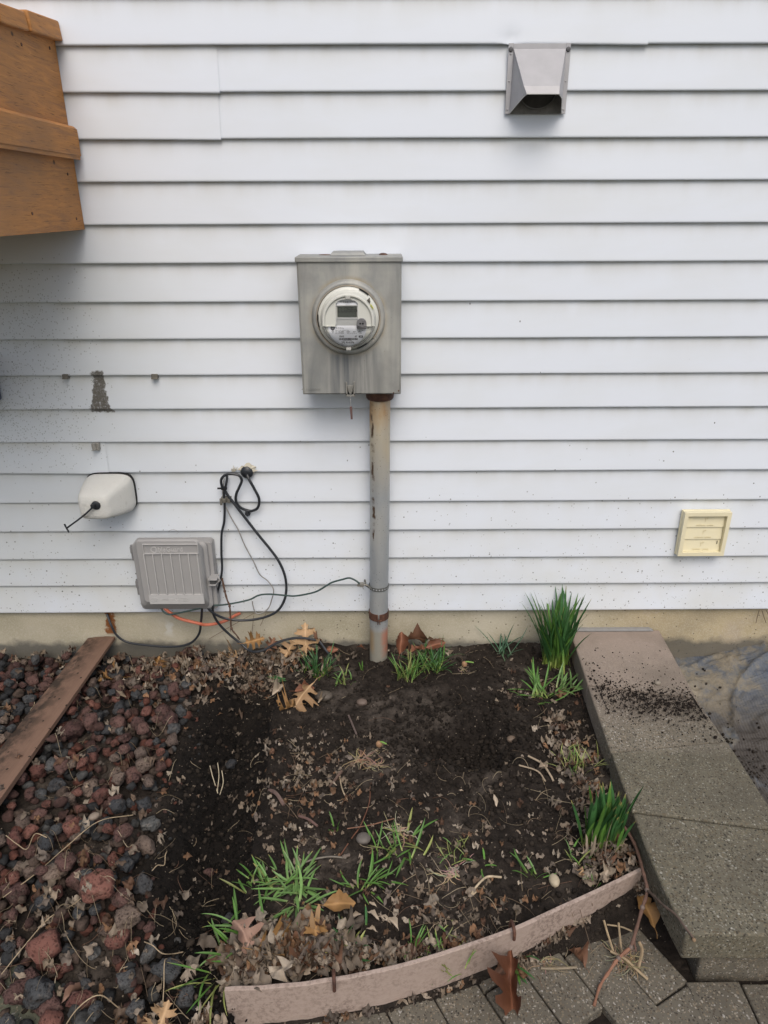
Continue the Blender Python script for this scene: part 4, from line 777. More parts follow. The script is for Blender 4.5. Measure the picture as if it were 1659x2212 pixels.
# ---------------------------------------------------------------- cables
C1 = lambda zx, zy, y=-.010: tuple(W(442.4+zx*.2333, 995.4+zy*.2333, y))
def cable(name, pts, r, m, label, cat='cable', group=None):
    c = MB(); c.tube(spline(pts, 9), r, 10); o = c.build(name, m, smooth=True); return tag(o, label, cat, group)
P_ = [(390, 118, -.012), (410, 172, -.022), (460, 262, -.022), (502, 352, -.02), (492, 432, -.015), (440, 463, -.01), (390, 458, -.008), (330, 432, -.012), (290, 378, -.016), (292, 308, -.02), (322, 238, -.024), (342, 182, -.026), (318, 138, -.028), (262, 122, -.028), (198, 128, -.028), (156, 165, -.028), (155, 222, -.024), (182, 270, -.02), (232, 345, -.02), (300, 432, -.022), (400, 562, -.022), (500, 690, -.022), (600, 812, -.024), (680, 922, -.026), (735, 1042, -.028), (755, 1160, -.03), (740, 1280, -.032), (680, 1382, -.034), (580, 1440, -.034), (430, 1473, -.034), (280, 1475, -.036), (160, 1450, -.04), (60, 1395, -.05), (10, 1335, -.05)]
cable('cable', [C1(*p) for p in P_], .0043, BLACK, 'thick black cable looping from the wall grommet round to under the grey enclosure')
P_ = [(192, 118, -.003), (205, 150, -.006), (196, 222, -.012), (178, 300, -.012), (183, 420, -.014), (180, 560, -.016), (156, 680, -.018), (154, 860, -.018), (160, 1000, -.02), (142, 1120, -.024), (112, 1240, -.024), (98, 1330, -.020)]
cable('cable', [C1(*p) for p in P_], .0038, BLACK, 'black cable hanging straight down the siding just right of the grey enclosure')
P_ = [(180, 160, -.006), (172, 230, -.008), (166, 300, -.01), (185, 400, -.012), (240, 520, -.014), (310, 640, -.015), (370, 782, -.016), (450, 930, -.016), (508, 1050, -.016), (580, 1110, -.018), (636, 1192, -.02), (618, 1290, -.02), (585, 1370, -.02), (520, 1412, -.02), (472, 1407, -.02), (447, 1345, -.018), (440, 1302, -.016)]
cable('thin_wire', [C1(*p) for p in P_], .0019, GREYW, 'thin bare grey wire dangling in a hook on the lower siding', 'wire')
E3 = lambda zx, zy, y: tuple(E2(zx, zy, y))
cable('ground_wire', [E3(510, 1385, -.05), E3(545, 1450, -.055), E3(600, 1512, -.06), E3(690, 1535, -.06), E3(900, 1495, -.06), E3(1150, 1440, -.055), C1(40, 1342, -.05), C1(200, 1330, -.04), C1(400, 1290, -.03), C1(500, 1245, -.028), C1(600, 1235, -.028), C1(740, 1246, -.036), C1(850, 1250, -.04), C1(1020, 1215, -.045), C1(1120, 1160, -.05), C1(1180, 1125, -.052), C1(1270, 1100, -.056), C1(1335, 1085, -.06), C1(1390, 1105, -.062), C1(1440, 1142, -.064)], .0029, GREENW, 'dark green ground wire running from the grey enclosure to the clamp on the pipe', 'wire')
cable('orange_cable', [E3(540, 1380, -.045), E3(600, 1440, -.05), E3(700, 1520, -.05), E3(850, 1605, -.045), C1(-60, 1505, -.04), C1(0, 1518, -.03), C1(100, 1508, -.02), C1(200, 1478, -.006), C1(265, 1440, .004), C1(330, 1408, .012)], .0052, ORANGE, 'orange cable sagging below the grey enclosure')
q = lambda u, v, dz=.004: (lambda a: (a[0], a[1], h1(*a)+dz))(gp(u, v, .005))
cable('cable', [C1(72, 1335, -.05), C1(80, 1420, -.045), C1(130, 1508, -.04), C1(220, 1600, -.035), C1(330, 1690, -.04), C1(400, 1748, -.05), C1(470, 1768, -.06), C1(560, 1745, -.055), C1(680, 1680, -.045), C1(800, 1646, -.04), C1(900, 1640, -.04), C1(1000, 1655, -.045), C1(1060, 1672, -.05), C1(1100, 1725, -.06), C1(1150, 1792, -.07), q(715, 1420), q(733, 1429, -.004)], .0042, BLACK, 'black cable drooping from the grey enclosure over the leaves into the soil')
cable('cable', [tuple(W(*p)) for p in ((231, 1326, .016), (240, 1350, -.004), (252, 1372, -.008), (275, 1387, -.01), (320, 1394, -.012), (370, 1397, -.012), (408, 1391, -.014), (429, 1371, -.02), (434, 1345, -.03), (437, 1308, -.045))], .0040, BLACK, 'dark cable hanging in a U against the foundation left of the orange cable')
c = MB(); p = C1(390, 105, -.004); c.lathe([(.0195, .003), (.0200, -.001), (.0175, -.005), (.0060, -.008), (.0050, -.014), (.0001, -.014)], (p[0], p[1], p[2]), n=32); tag(c.build('cable_grommet', BLACK, smooth=True, sharp=50), 'round black rubber grommet where the thick cable enters the siding', 'grommet')
c = MB(); a = np.array(C1(402, 78, -.003)); n_ = 22
c.add([(a[0]+.030*math.cos(2*PI*k/n_)*random.uniform(.6, 1.15), a[1]+random.uniform(-.004, .001), a[2]+.021*math.sin(2*PI*k/n_)*random.uniform(.6, 1.1)) for k in range(n_)]+[tuple(a+np.array([0, -.006, 0]))], [(k, (k+1) % n_, n_) for k in range(n_)])
for k_ in range(9):
    b = np.array(C1(265+random.uniform(-12, 12), 100, -.002)); c.tube([b, b+np.array([random.uniform(-.010, .012), -.003, random.uniform(.004, .022)])], .0012, 4)
tag(c.build('caulk_smear', plain('old caulk', (.52, .49, .40), .8, var=.3, scale=90), smooth=True), 'ragged smear of old beige caulk around the black grommet', 'caulk')
def clip(name, u, v, w, h, label, m=DULL, hook=False, y=-.001):
    p = W(u, v, y); c = MB(); c.box(p.x-w/2, p.x+w/2, y-.006, y+.008, p.z-h/2, p.z+h/2)
    c.box(p.x-w/2, p.x+w/2, y-.009, y-.006, p.z-h/2, p.z-h/2+h*.3)
    if hook: c.tube([(p.x-w*.2, y-.010, p.z+h/2), (p.x-w*.1, y-.012, p.z-h*.4)], .006, 10); c.ball((p.x+w*.3, y-.008, p.z-h*.2), .003, n=5)
    o = c.build(name, m, bevel=.0008); return tag(o, label, 'clip')
clip('siding_clip', 142, 813, .016, .013, 'small tan metal clip under the lap left of the dark stain')
clip('siding_clip', 334.5, 813, .018, .014, 'small grey metal clip under the lap right of the dark stain')
clip('cable_clip', 208, 964, .020, .022, 'larger grey cable clip on the siding above the white foam faucet cover', hook=True, m=plain('pale clip', (.30, .29, .26), .6, .2, var=.25))
p = C1(190, 355, -.008); c = MB(); c.box(p[0]-.012, p[0]+.018, -.014, .004, p[2]-.009, p[2]+.007); c.box(p[0]-.013, p[0]+.004, -.024, -.014, p[2]-.006, p[2]+.006); c.tube([(p[0]-.010, -.026, p[2]-.012), (p[0]-.010, -.026, p[2]+.009)], .004, 8); c.tube([(p[0]+.013, -.020, p[2]-.007), (p[0]+.013, -.020, p[2]+.006)], .005, 8)
tag(c.build('cable_clip', DULL, bevel=.0008), 'dark double cable clip holding the wires right above the grey enclosure', 'clip')
p = C1(400, 470, -.004); c = MB(); c.tube([(p[0]-.002, -.015, p[2]+.006), (p[0]-.004, -.016, p[2]-.004), (p[0], -.012, p[2]-.010)], .0045, 8); c.box(p[0]-.006, p[0]+.006, -.008, .004, p[2]-.012, p[2]+.002); c.lathe([(.0001, -.003), (.003, -.002), (.0034, 0)], (p[0]+.001, -.008, p[2]-.007), n=10)
tag(c.build('cable_clip', BLACK, bevel=.0006), 'small black screwed clip at the bottom of the short cable loop', 'clip')
p = C1(178, 255, -.02); c = MB(); c.lathe([(.009, -.003), (.0098, -.003), (.0098, .003), (.009, .003)], (p[0], p[1], p[2]), 'z', 16); c.box(p[0]-.019, p[0]-.006, -.028, -.022, p[2], p[2]+.004); tag(c.build('cable_tie', INK), 'black cable tie cinched round the bundle of wires', 'cable tie')
# outlet box at the left edge
ob = thing('outlet_box', 'slate blue plastic utility box cut by the left edge of the view', 'utility box', (-1.11, -.05, .893))
rows = []
for z_, d_ in ((.895, .088), (.900, .094), (.912, .098), (1.02, .098), (1.03, .094)): rows.append([(x_, y_, z_) for x_, y_ in ((-1.20, -.003), (-1.20, -d_), (-1.066, -d_), (-1.066, -.003))])
c = MB(); 
for k in range(len(rows)-1): c.hexa(rows[k], rows[k+1]) if False else None
c.box(-1.25, -1.117, -.105, -.003, .893, 1.03); c.build('box_body', NAVY, ob, bevel=.006, seg=3)
def ringx(x, y, z, r): return [(x, y+r*math.cos(2*PI*k/24), z+r*math.sin(2*PI*k/24)) for k in range(25)]
c = MB(); c.tube(ringx(-1.1165, -.060, .945, .026), .0016, 6); c.tube(ringx(-1.1165, -.060, .945, .019), .0012, 6); c.build('knockout', NAVY, ob, smooth=True)

# ---------------------------------------------------------------- concrete kerb on the right, tarp behind it
kb = thing('concrete_kerb', 'low wall of speckled concrete coping slabs along the right side of the bed', 'concrete kerb', (.78, 0, -.12))
def lx(y): return float(np.interp(y, [-1.1, -1.02, -.9, -.64, -.28, -.09, .03], [.608, .600, .596, .605, .625, .637, .642]))
def rx(y): return float(np.interp(y, [-1.1, -.54, -.35, .03], [.938, .937, .930, .952]))
cuts = [(.018, .018), (-.284, -.353), (-.577, -.537), (-.779, -.84), (-1.094, -1.098)]
zt_ = .070
for i, ((la, ra), (lb, rb_)) in enumerate(zip(cuts[:-1], cuts[1:])):
    gpx = .0016; n_ = 6; c = MB(); tilt = [.0, -.0025, .0015, -.001][i]
    L_ = [(lx(la-gpx+(lb-la+2*gpx)*k/n_), la-gpx+(lb-la+2*gpx)*k/n_) for k in range(n_+1)]; R_ = [(rx(ra-gpx+(rb_-ra+2*gpx)*k/n_), ra-gpx+(rb_-ra+2*gpx)*k/n_) for k in range(n_+1)]
    for k in range(n_):
        pass
    poly = L_+R_[::-1]; m = len(poly); top = [(x, y, zt_+tilt) for x, y in poly]; bot = [(x, y, -.006) for x, y in poly]
    c.add(bot+top, [tuple(range(m)), tuple(range(2*m-1, m-1, -1))]+[(k, (k+1) % m, m+(k+1) % m, m+k) for k in range(m)])
    so2 = c.build('coping_slab', AGG, kb, bevel=.0055, seg=3)
c = MB(); c.box(.665, .925, -1.068, .015, -.125, -.009); c.build('lower_block', PAVER, kb, bevel=.006, seg=3)
c = MB(); c.box(.931, 1.12, -1.072, -.92, -.125, -.004); c.build('lower_block', PAVER, kb, bevel=.006, seg=3)
c = MB(); c.prism([(.652, .0705), (.930, .0705), (.915, .078), (.66, .079)], .004, .024); c.build('mortar_strip', plain('blue grey mortar', (.25, .25, .245), .9, var=.2), kb, bevel=.003)
xt = np.linspace(.90, 2.0, 130); yt = np.linspace(-1.6, .02, 190); XT, YT_ = np.meshgrid(xt, yt)
ZT_ = -.050-.06*smooth(0, -.35, YT_)+.060*smooth(1.05, 1.4, XT)*smooth(-.5, 0, YT_)+.016*fbm(XT+.3*YT_, YT_*.6, 6, 90, 4)+.010*np.exp(-(fbm(XT+.5*YT_, YT_-.2*XT, 7, 97, 2)/.03)**2)+.006*np.exp(-(fbm(XT, YT_, 14, 99, 2)/.05)**2)
wv = fbm(XT-.8*YT_, YT_+.3*XT, 5, 93, 2); ZT_ += .018*np.exp(-(wv/.035)**2)*smooth(-1.3, -.2, YT_)+.0015*fbm(XT, YT_, 60, 95, 2)
ii = np.arange(130*190).reshape(190, 130)
def m_tarp():
    n = NM('muddy blue grey plastic sheet', .62, 0, .35); x, y, z = n.sep(); c = n.ramp(n.math('MULTIPLY_ADD', n.math('SUBTRACT', n.noise(45, 6, None, .75), .5), .35, n.noise(6, 8, None, .68, .4)), [(.32, (.055, .075, .115)), (.46, (.11, .12, .13)), (.56, (.20, .175, .13)), (.72, (.29, .25, .18))])
    c = n.mix(n.math('MULTIPLY', n.math('MULTIPLY_ADD', y, -5, -.55, True), n.ramp(n.noise(7, 5, n.map(loc=(1, 5, 2))), [(.36, 0), (.46, 1)])), c, (.045, .037, .030))
    st = n.math('SINE', n.math('MULTIPLY', x, 700)); c = n.mix(n.math('MULTIPLY_ADD', st, .10, .10), c, (.16, .16, .16))
    b = n.bump(n.noise(25, 6), .6, .008); return n.done(c, None, n.bump(n.noise(9, 4, n.map((1, 2, 1)), .6, 1.5), .5, .02, b))
o = rawmesh('plastic_sheet', np.stack([XT, YT_, ZT_], -1).reshape(-1, 3), np.stack([ii[:-1, :-1], ii[:-1, 1:], ii[1:, 1:], ii[1:, :-1]], -1).reshape(-1, 4), m_tarp())
tag(o, 'muddy blue grey plastic sheet spread on the ground right of the concrete kerb', 'plastic sheet')

# ---------------------------------------------------------------- bed edging and loose board
ed = thing('bed_edging', 'curved pinkish composite edging board holding back the front of the bed', 'garden edging', (.14, -1.06, -.1))
cn, cc_, gg = m_composite(a=(.32, .245, .205), b=(.43, .35, .30), soil=.42, grain=(2, 2, 22)); COMP = cn.done(cc_, None, cn.bump(gg, .35, .0015))
pts = spline([(x, y, 0) for x, y in EDGE], 8); vs = []; th = .0085
pts = [pts[0]+(pts[0]-pts[8])*.10]+pts
for i, p in enumerate(pts):
    t_ = (pts[min(i+1, len(pts)-1)]-pts[max(0, i-1)]).normalized(); n2 = Vector((t_.y, -t_.x, 0)); f = i/(len(pts)-1)
    zt2 = .021+.001*math.sin(i*.9)*(f < .3); zb2_ = -.094
    wd_ = th*(1-.0*f)
    for a_, b_ in ((0, zt2), (wd_, zt2-.001), (wd_-.001, zb2_), (0, zb2_)): vs.append((p.x+n2.x*a_, p.y+n2.y*a_, b_+p.z))
m = len(pts); c = MB(); c.add(vs, [(i*4+k, i*4+(k+1) % 4, (i+1)*4+(k+1) % 4, (i+1)*4+k) for i in range(m-1) for k in range(4)]+[(0, 1, 2, 3), tuple((m-1)*4+k for k in (3, 2, 1, 0))])
c.build('board', COMP, ed, bevel=.0014)
for u, v in ((722, 2110), (1107, 2002)):
    a_ = gp(u, v, .022); c = MB(); X_, Y_ = a_; c.tube(spline([(X_-.002, Y_+.012, -.05), (X_-.002, Y_+.010, .018), (X_-.001, Y_+.004, .031), (X_, Y_-.008, .033), (X_+.001, Y_-.017, .026), (X_+.001, Y_-.0185, .008)], 6), .0036, 10); c.build('stake_hook', m_rust('rusty hook'), ed, smooth=True)
cn, cc_, gg = m_composite('loose composite board', (.150, .090, .062), (.24, .150, .108), soil=0, grain=(16, .5, 1))
x_, y_, z_ = cn.sep(); dirt = cn.math('MULTIPLY', cn.math('MULTIPLY_ADD', x_, 16, .62, True), cn.ramp(cn.noise(22, 6, None, .65), [(.38, .1), (.58, 1)])); cc_ = cn.mix(dirt, cc_, (.045, .032, .024))
sp_ = cn.vor(55); rr_ = cn.sep(cn.vor(55, out='Color')); kk_ = cn.math('MULTIPLY', cn.math('LESS_THAN', sp_, .2), cn.math('LESS_THAN', rr_[0], .22)); cc_ = cn.mix(kk_, cc_, (.035, .024, .018))
LB = cn.done(cc_, None, cn.bump(gg, .4, .0012)); 
TLb, TRb, BRb, BLb = (Vector(G(u, v, z)) for u, v, z in ((181, 1372, .060), (257, 1380, .050), (0, 1742, .035), (0, 1602, .050)))
lenv = ((BLb+BRb)/2-(TLb+TRb)/2); lenv_ = lenv.normalized(); 
c = MB(); n_ = 24; vs = []; ext = 1.25
w2 = (TRb-TLb).length/2; 
org = (TLb+TRb)/2; yv_ = Vector((lenv_.x, lenv_.y, 0)).normalized(); ang = math.atan2(-yv_.x, yv_.y)   # local +y runs from the wall end to the near end
Ls = lenv.length*ext
for i in range(n_+1):
    t_ = i/n_; yl = t_*Ls; w_a = w2*.80+(.010)*t_; sag = -.012*t_*ext
    for xx_, zz_ in ((-w_a, .004+.006*t_), (-w_a*.33, .004), (w_a*.33, .000), (w_a, -.006-.004*t_), (w_a, -.0165-.004*t_), (-w_a, -.0075)): vs.append((xx_, yl, zz_+sag))
c.add(vs, [(i*6+k, i*6+(k+1) % 6, (i+1)*6+(k+1) % 6, (i+1)*6+k) for i in range(n_) for k in range(6)]+[tuple(range(5, -1, -1)), tuple(n_*6+k for k in range(6))])
lb = c.build('loose_board', LB, origin=(0, 0, 0), bevel=.001); lb.location = org; lb.rotation_euler = (0, 0, ang); tag(lb, 'reddish brown composite board lying across the lava rocks at the left', 'board')

# ---------------------------------------------------------------- lava rocks
def icos(sub):
    bm = bmesh.new(); bmesh.ops.create_icosphere(bm, subdivisions=sub, radius=1); bm.verts.ensure_lookup_table()
    v = np.array([p.co[:] for p in bm.verts]); f = np.array([[q.index for q in g.verts] for g in bm.faces]); bm.free(); return v, f
I1, I2, I3 = icos(1), icos(2), icos(3)
def n3(p, s, seed): return fbm(p[:, 0]+p[:, 2]*.7, p[:, 1]-p[:, 2]*.9, s, seed, 4)+fbm(p[:, 2], p[:, 0]+p[:, 1], s, seed+50, 3)
def rockshape(base, seed):
    r = np.random.default_rng(seed); v = base[0].copy(); v *= np.array([1, r.uniform(.60, .92), r.uniform(.50, .80)])
    for _ in range(r.integers(7, 12)):
        d = r.normal(size=3); d /= np.linalg.norm(d); h = r.uniform(.48, .76); k = v@d; over = np.maximum(k-h, 0); v = v-np.outer(over*.95, d)
    nr = v/np.linalg.norm(v, axis=1, keepdims=True); v = v+nr*(n3(nr, 1.6, seed)*.20+n3(nr, 4, seed+9)*.085+n3(nr, 13, seed+19)*.03)[:, None]; return v
RS = [rockshape(I3, 100+i) for i in range(12)]; RS2 = [rockshape(I2, 100+i) for i in range(12)]
RM = {'red': m_rock('red lava rock', (.105, .045, .035), (.25, .118, .092)), 'maroon': m_rock('maroon lava rock', (.085, .050, .044), (.175, .098, .082)),
      'brown': m_rock('brown lava rock', (.11, .084, .068), (.24, .18, .142)), 'grey': m_rock('dark grey lava rock', (.036, .039, .041), (.098, .102, .104)), 'pale': m_rock('grey lava rock', (.075, .078, .078), (.15, .15, .142))}
rockme = {}
gx0, gy0, gs = -1.55, -1.42, .005; GX, GY = 260, 290; HM = H(*np.meshgrid(gx0+gs*np.arange(GX), gy0+gs*np.arange(GY)))
def settle(x, y, rx_, ry_, a, h):      # rest an ellipsoid on what is already there, return the z of its centre
    i0, i1 = int((x-rx_-gx0)/gs), int((x+rx_-gx0)/gs)+2; j0, j1 = int((y-rx_-gy0)/gs), int((y+rx_-gy0)/gs)+2
    i0, j0 = max(0, i0), max(0, j0); i1, j1 = min(GX, i1), min(GY, j1)
    if i1-i0 < 2 or j1-j0 < 2: return None
    xx, yy_ = np.meshgrid(gx0+gs*np.arange(i0, i1)-x, gy0+gs*np.arange(j0, j1)-y); u = (xx*math.cos(a)+yy_*math.sin(a))/rx_; w = (-xx*math.sin(a)+yy_*math.cos(a))/ry_
    q = u*u+w*w; m = q < .9
    if not m.any(): return None
    low = -h*np.sqrt(1-q[m]); z = np.percentile(HM[j0:j1, i0:i1][m]-low, 72)
    if z-h*.4 > HM[j0:j1, i0:i1][m].mean()+h*1.0: pass
    sub = HM[j0:j1, i0:i1]; sub[m] = np.maximum(sub[m], z+h*np.sqrt(1-q[m])); return z
BND = [(1380, 540), (1430, 500), (1470, 450), (1520, 415), (1600, 395), (1700, 348), (1780, 322), (1850, 300), (1900, 290), (1950, 310), (2010, 322), (2080, 338), (2140, 385), (2230, 410)]
bv = [b[0] for b in BND]; bu = [b[1] for b in BND]
def proj(x, y, z):
    d = Vector((x, y, z))-CAM; k = d.dot(fw); return 829.5+FPX*d.dot(rt)/k, 1106-FPX*d.dot(up)/k
def inrock(x, y, slack=0):
    u, v = proj(x, y, -.02); return u < np.interp(v, bv, bu)+slack and y < .005-.012
rr = random.Random(21)
bv_, bf_, bc_ = [], [], []; nb = 0
def rotm(a, b, c): return np.array((Matrix.Rotation(a, 3, 'Z')@Matrix.Rotation(b, 3, 'X')@Matrix.Rotation(c, 3, 'Y')))
def inst(lst, base, fc_, M3, s, p, color):
    v = (base*s)@M3.T+np.array(p); n0 = sum(len(q) for q in lst[0]) if False else lst[3]; lst[0].append(v); lst[1].append(fc_+n0); lst[2].append(np.tile(color, (len(v), 1))); lst[3] += len(v)
CR = {'red': (.10, .042, .031), 'maroon': (.07, .040, .034), 'brown': (.08, .058, .046), 'grey': (.034, .035, .036), 'pale': (.065, .065, .063)}
def pickc(u=0): return rr.choices(['red', 'maroon', 'brown', 'grey', 'pale'], [.20, .26, .20, .25, .09])[0]
under = [[], [], [], 0]; tries = 0; cnt = 0
while cnt < 1150 and tries < 9000:
    tries += 1; x = rr.uniform(-1.42, -.45); y = rr.uniform(-1.32, -.01)
    if not inrock(x, y): continue
    s = rr.uniform(.011, .021); a = rr.uniform(0, 2*PI); z = settle(x, y, s, s*.8, a, s*.6)
    if z is None: continue
    k = rr.randrange(12); inst(under, RS2[k], I2[1], rotm(a, rr.uniform(-.4, .4), rr.uniform(-.4, .4)), s, (x, y, z), CR[pickc()]); cnt += 1
for k in range(110):      # small chips strewn over the soil edge
    v_ = rr.uniform(1430, 2200); u_ = np.interp(v_, bv, bu)+rr.gauss(18, 30); x, y = gp(u_, v_, -.03); s = rr.uniform(.004, .010); inst(under, RS2[k % 12], I2[1], rotm(k, .3, .2), s, (x, y, h1(x, y)+s*.3), CR[pickc()])
LR = NM('lava gravel', .92, 0, .2); c_ = LR.mix(1.0, LR.attr('Col'), LR.ramp(LR.noise(50, 6, None, .7), [(.35, .35), (.7, 1.4)]), 'MULTIPLY'); LR = LR.done(c_, None, LR.bump(LR.noise(200, 5, None, .7), .8, .002))
o = rawmesh('lava_gravel', np.concatenate(under[0]), np.concatenate(under[1]), LR, colors=np.concatenate(under[2])); tag(o, 'small dark lava gravel filling the gaps under the larger lava rocks', 'gravel', kind='stuff')
LAB = {'red': 'brick red lava rock lying loose among the rocks left of the dark soil', 'maroon': 'dusky maroon lava rock lying loose among the rocks left of the dark soil', 'brown': 'brown lava rock lying loose among the rocks left of the dark soil', 'grey': 'dark charcoal lava rock lying loose among the rocks left of the dark soil', 'pale': 'lighter grey lava rock lying loose among the rocks left of the dark soil'}
def put_rock(x, y, s, kc, a, k, label=None, z=None, tilt=None):
    if z is None: z = settle(x, y, s, s*.8, a, s*.58)
    if z is None: return
    key = (k, kc)
    if key not in rockme:
        me = bpy.data.meshes.new('lava_rock'); me.from_pydata((RS[k]*.025).tolist(), [], I3[1].tolist()); me.shade_smooth(); me.materials.append(RM[kc]); rockme[key] = me
    o = bpy.data.objects.new('lava_rock', rockme[key]); col.objects.link(o); o.location = (x, y, z); o.scale = (s/.025,)*3
    t_ = tilt or .38; o.rotation_euler = (rr.uniform(-t_, t_), rr.uniform(-t_, t_), a); tag(o, label or LAB[kc], 'rock', None if label else kc+' lava rocks in the pile')
# the ones that can be told apart
SPEC = [(225, 1978, .040, 'red', 'largest brick red lava rock with a pointed end near the lower left'), (187, 1877, .021, 'red', 'small bright red lava rock halfway down the rock bed'), (108, 2070, .040, 'red', 'wide red lava rock above the paving corner at lower left'), (172, 2160, .033, 'red', 'red lava rock with a pale chip near the bottom edge'),
        (153, 1905, .030, 'maroon', 'smooth brown wedge lava rock pointing right in the middle of the rock bed'), (310, 1932, .026, 'pale', 'pale grey jagged lava rock at the edge of the dug soil'), (286, 2023, .032, 'brown', 'tall brown lava rock beside the dug trench'), (320, 2058, .024, 'pale', 'speckled pale grey lava rock near the trench bottom'),
        (360, 2095, .028, 'grey', 'round grey lava rock half sunk in the dark soil'), (400, 2145, .024, 'grey', 'dark slate lava rock near the bottom of the trench'), (490, 1945, .018, 'grey', 'small grey lava rock alone on the right bank of the trench'), (445, 1835, .017, 'maroon', 'single maroon lava rock alone in the middle of the trench'), (495, 1610, .020, 'grey', 'dark lava rock half buried at the head of the trench'),
        (318, 1848, .030, 'brown', 'upright brown lava rock with orange fleck at the trench edge'), (205, 1665, .022, 'red', 'orange red lava rock beside the loose board'), (118, 1678, .026, 'pale', 'pale grey lava rock touching the loose board edge'), (255, 1680, .024, 'brown', 'round pinkish brown lava rock near the middle of the rock bed'), (85, 2148, .034, 'grey', 'dark rounded lava rock resting on the corner paving'), (50, 2135, .0, 'red', '')]
order = []
tries = 0; pts_ = []
while len(pts_) < 275 and tries < 20000:
    tries += 1; x = rr.uniform(-1.40, -.45); y = rr.uniform(-1.24, -.012)
    if not inrock(x, y, rr.gauss(0, 14)): continue
    u, v = proj(x, y, 0)
    if u < -25 or v > 2240: continue
    if u < 210 and v > 2110 and rr.random() < .65: continue
    s = min(.038, max(.015, rr.gauss(.0205, .0062)))
    if v < 1480: s *= .9
    if any((x-a)**2+(y-b)**2 < (.58*(s+c_))**2 for a, b, c_ in pts_): continue
    pts_.append((x, y, s))
for x, y, s in pts_: put_rock(x, y, s, pickc(), rr.uniform(0, 2*PI), rr.randrange(12))
for i, (u, v, s, kc, lab) in enumerate(SPEC):
    if not lab: continue
    x, y = gp(u, v, -.02); put_rock(x, y, s, kc, rr.uniform(0, 2*PI), (i*5) % 12, lab, tilt=.25)
def hm(x, y):       # surface including the rocks
    i, j = int((x-gx0)/gs), int((y-gy0)/gs)
    return float(HM[j, i]) if 0 <= i < GX and 0 <= j < GY else h1(x, y)

# ---------------------------------------------------------------- soil crumbs (nobody could count them)
cr = [[], [], [], 0]; V0, F0 = I1; V00 = [rockshape(I1, 300+i) for i in range(8)]
def crumbs(n, fn, smin, smax, colr, pw=2.5):
    k = 0
    while k < n:
        p = fn(); 
        if p is None: continue
        s = smin+(smax-smin)*rr.random()**pw; x, y, z = p; f_ = rr.uniform(.6, 1.35); inst(cr, V00[k % 8], F0, rotm(rr.uniform(0, 6), rr.uniform(0, 6), 0), s, (x, y, z+s*.35), tuple(c_*f_ for c_ in colr)); k += 1
def onbed():
    x = rr.uniform(-.75, .62); y = rr.uniform(-1.16, 0)
    if x > -.3 and y < np.interp(x, ex, ey)+.01: return None
    return (x, y, h1(x, y))
def inpit():
    x, y = PIT[0]+rr.gauss(0, .105), PIT[1]+rr.gauss(0, .085); y = min(y, -.01); return (x, y, h1(x, y)) if x < .61 else None
def intrench():
    i = rr.randrange(len(TR)-1); t_ = rr.random(); x = TR[i][0]*(1-t_)+TR[i+1][0]*t_+rr.gauss(0, .05); y = TR[i][1]*(1-t_)+TR[i+1][1]*t_+rr.gauss(0, .02); return (x, y, h1(x, y))
crumbs(6500, onbed, .0012, .0105, (.030, .024, .0192), 2.4); crumbs(1700, inpit, .0015, .012, (.022, .0175, .014), 2.6); crumbs(2400, intrench, .0012, .009, (.008, .007, .006), 2.6)
crumbs(200, onbed, .0010, .0032, (.17, .135, .10), 1.5); crumbs(260, onbed, .004, .015, (.036, .029, .023), 2)
o = rawmesh('soil_crumbs', np.concatenate(cr[0]), np.concatenate(cr[1]), CRUMB, colors=np.concatenate(cr[2])); tag(o, 'crumbs and clods of dark soil strewn over the bed', 'soil crumbs', kind='stuff')
cr = [[], [], [], 0]
def onslab():
    x = rr.uniform(.63, .925); y = -.33-.20*(x-.64)/.28*.35+rr.gauss(0, .060 if rr.random() < .8 else .13)
    if rr.random() < .5: x = min(.918, max(.65, rr.gauss(.80, .10))); y = -.335+rr.gauss(0, .036)-(x-.64)*.18
    if not (-.85 < y < -.02) or x < lx(y)+.006 or x > rx(y)-.006: return None
    return (x, y, .0705)
crumbs(2900, onslab, .0008, .0040, (.022, .017, .014), 2.8); crumbs(50, onslab, .003, .0075, (.024, .018, .015), 1.5)
def onslab2():
    x, y = rr.uniform(.62, .93), rr.uniform(-1.05, -.1); return (x, y, .0705) if lx(y)+.01 < x < rx(y)-.01 else None
crumbs(90, onslab2, .0008, .003, (.022, .017, .014), 2); 
def ontarp():
    x, y = .955+abs(rr.gauss(0, .09)), rr.gauss(-.45, .17); i, j = int((x-.90)/1.10*129), int((y+1.6)/1.62*189)
    return (x, y, float(ZT_[j, i])+.001) if 0 < i < 129 and 0 < j < 189 else None
crumbs(900, ontarp, .0008, .007, (.030, .024, .019), 2.6)
o = rawmesh('spilled_soil', np.concatenate(cr[0]), np.concatenate(cr[1]), CRUMB, colors=np.concatenate(cr[2])); tag(o, 'dark soil spilled across the coping slabs and the plastic sheet beside them', 'spilled soil', kind='stuff')
cr = [[], [], [], 0]
def edgegap():
    i = rr.uniform(-.30, .60); y = np.interp(i, ex, ey)-.014-abs(rr.gauss(0, .014)); return (i, y, max(-.105, float(pathz(np.float64(i), np.float64(y)))))
def atwall():
    x = rr.uniform(.95, 1.4); return (x, rr.uniform(-.9, -.0)-(0), -.06) if False else (x, .0, -.05)
crumbs(900, edgegap, .001, .007, (.035, .028, .022), 2.2)
o = rawmesh('joint_soil', np.concatenate(cr[0]), np.concatenate(cr[1]), CRUMB, colors=np.concatenate(cr[2])); tag(o, 'loose soil along the foot of the curved edging board', 'loose soil', kind='stuff')

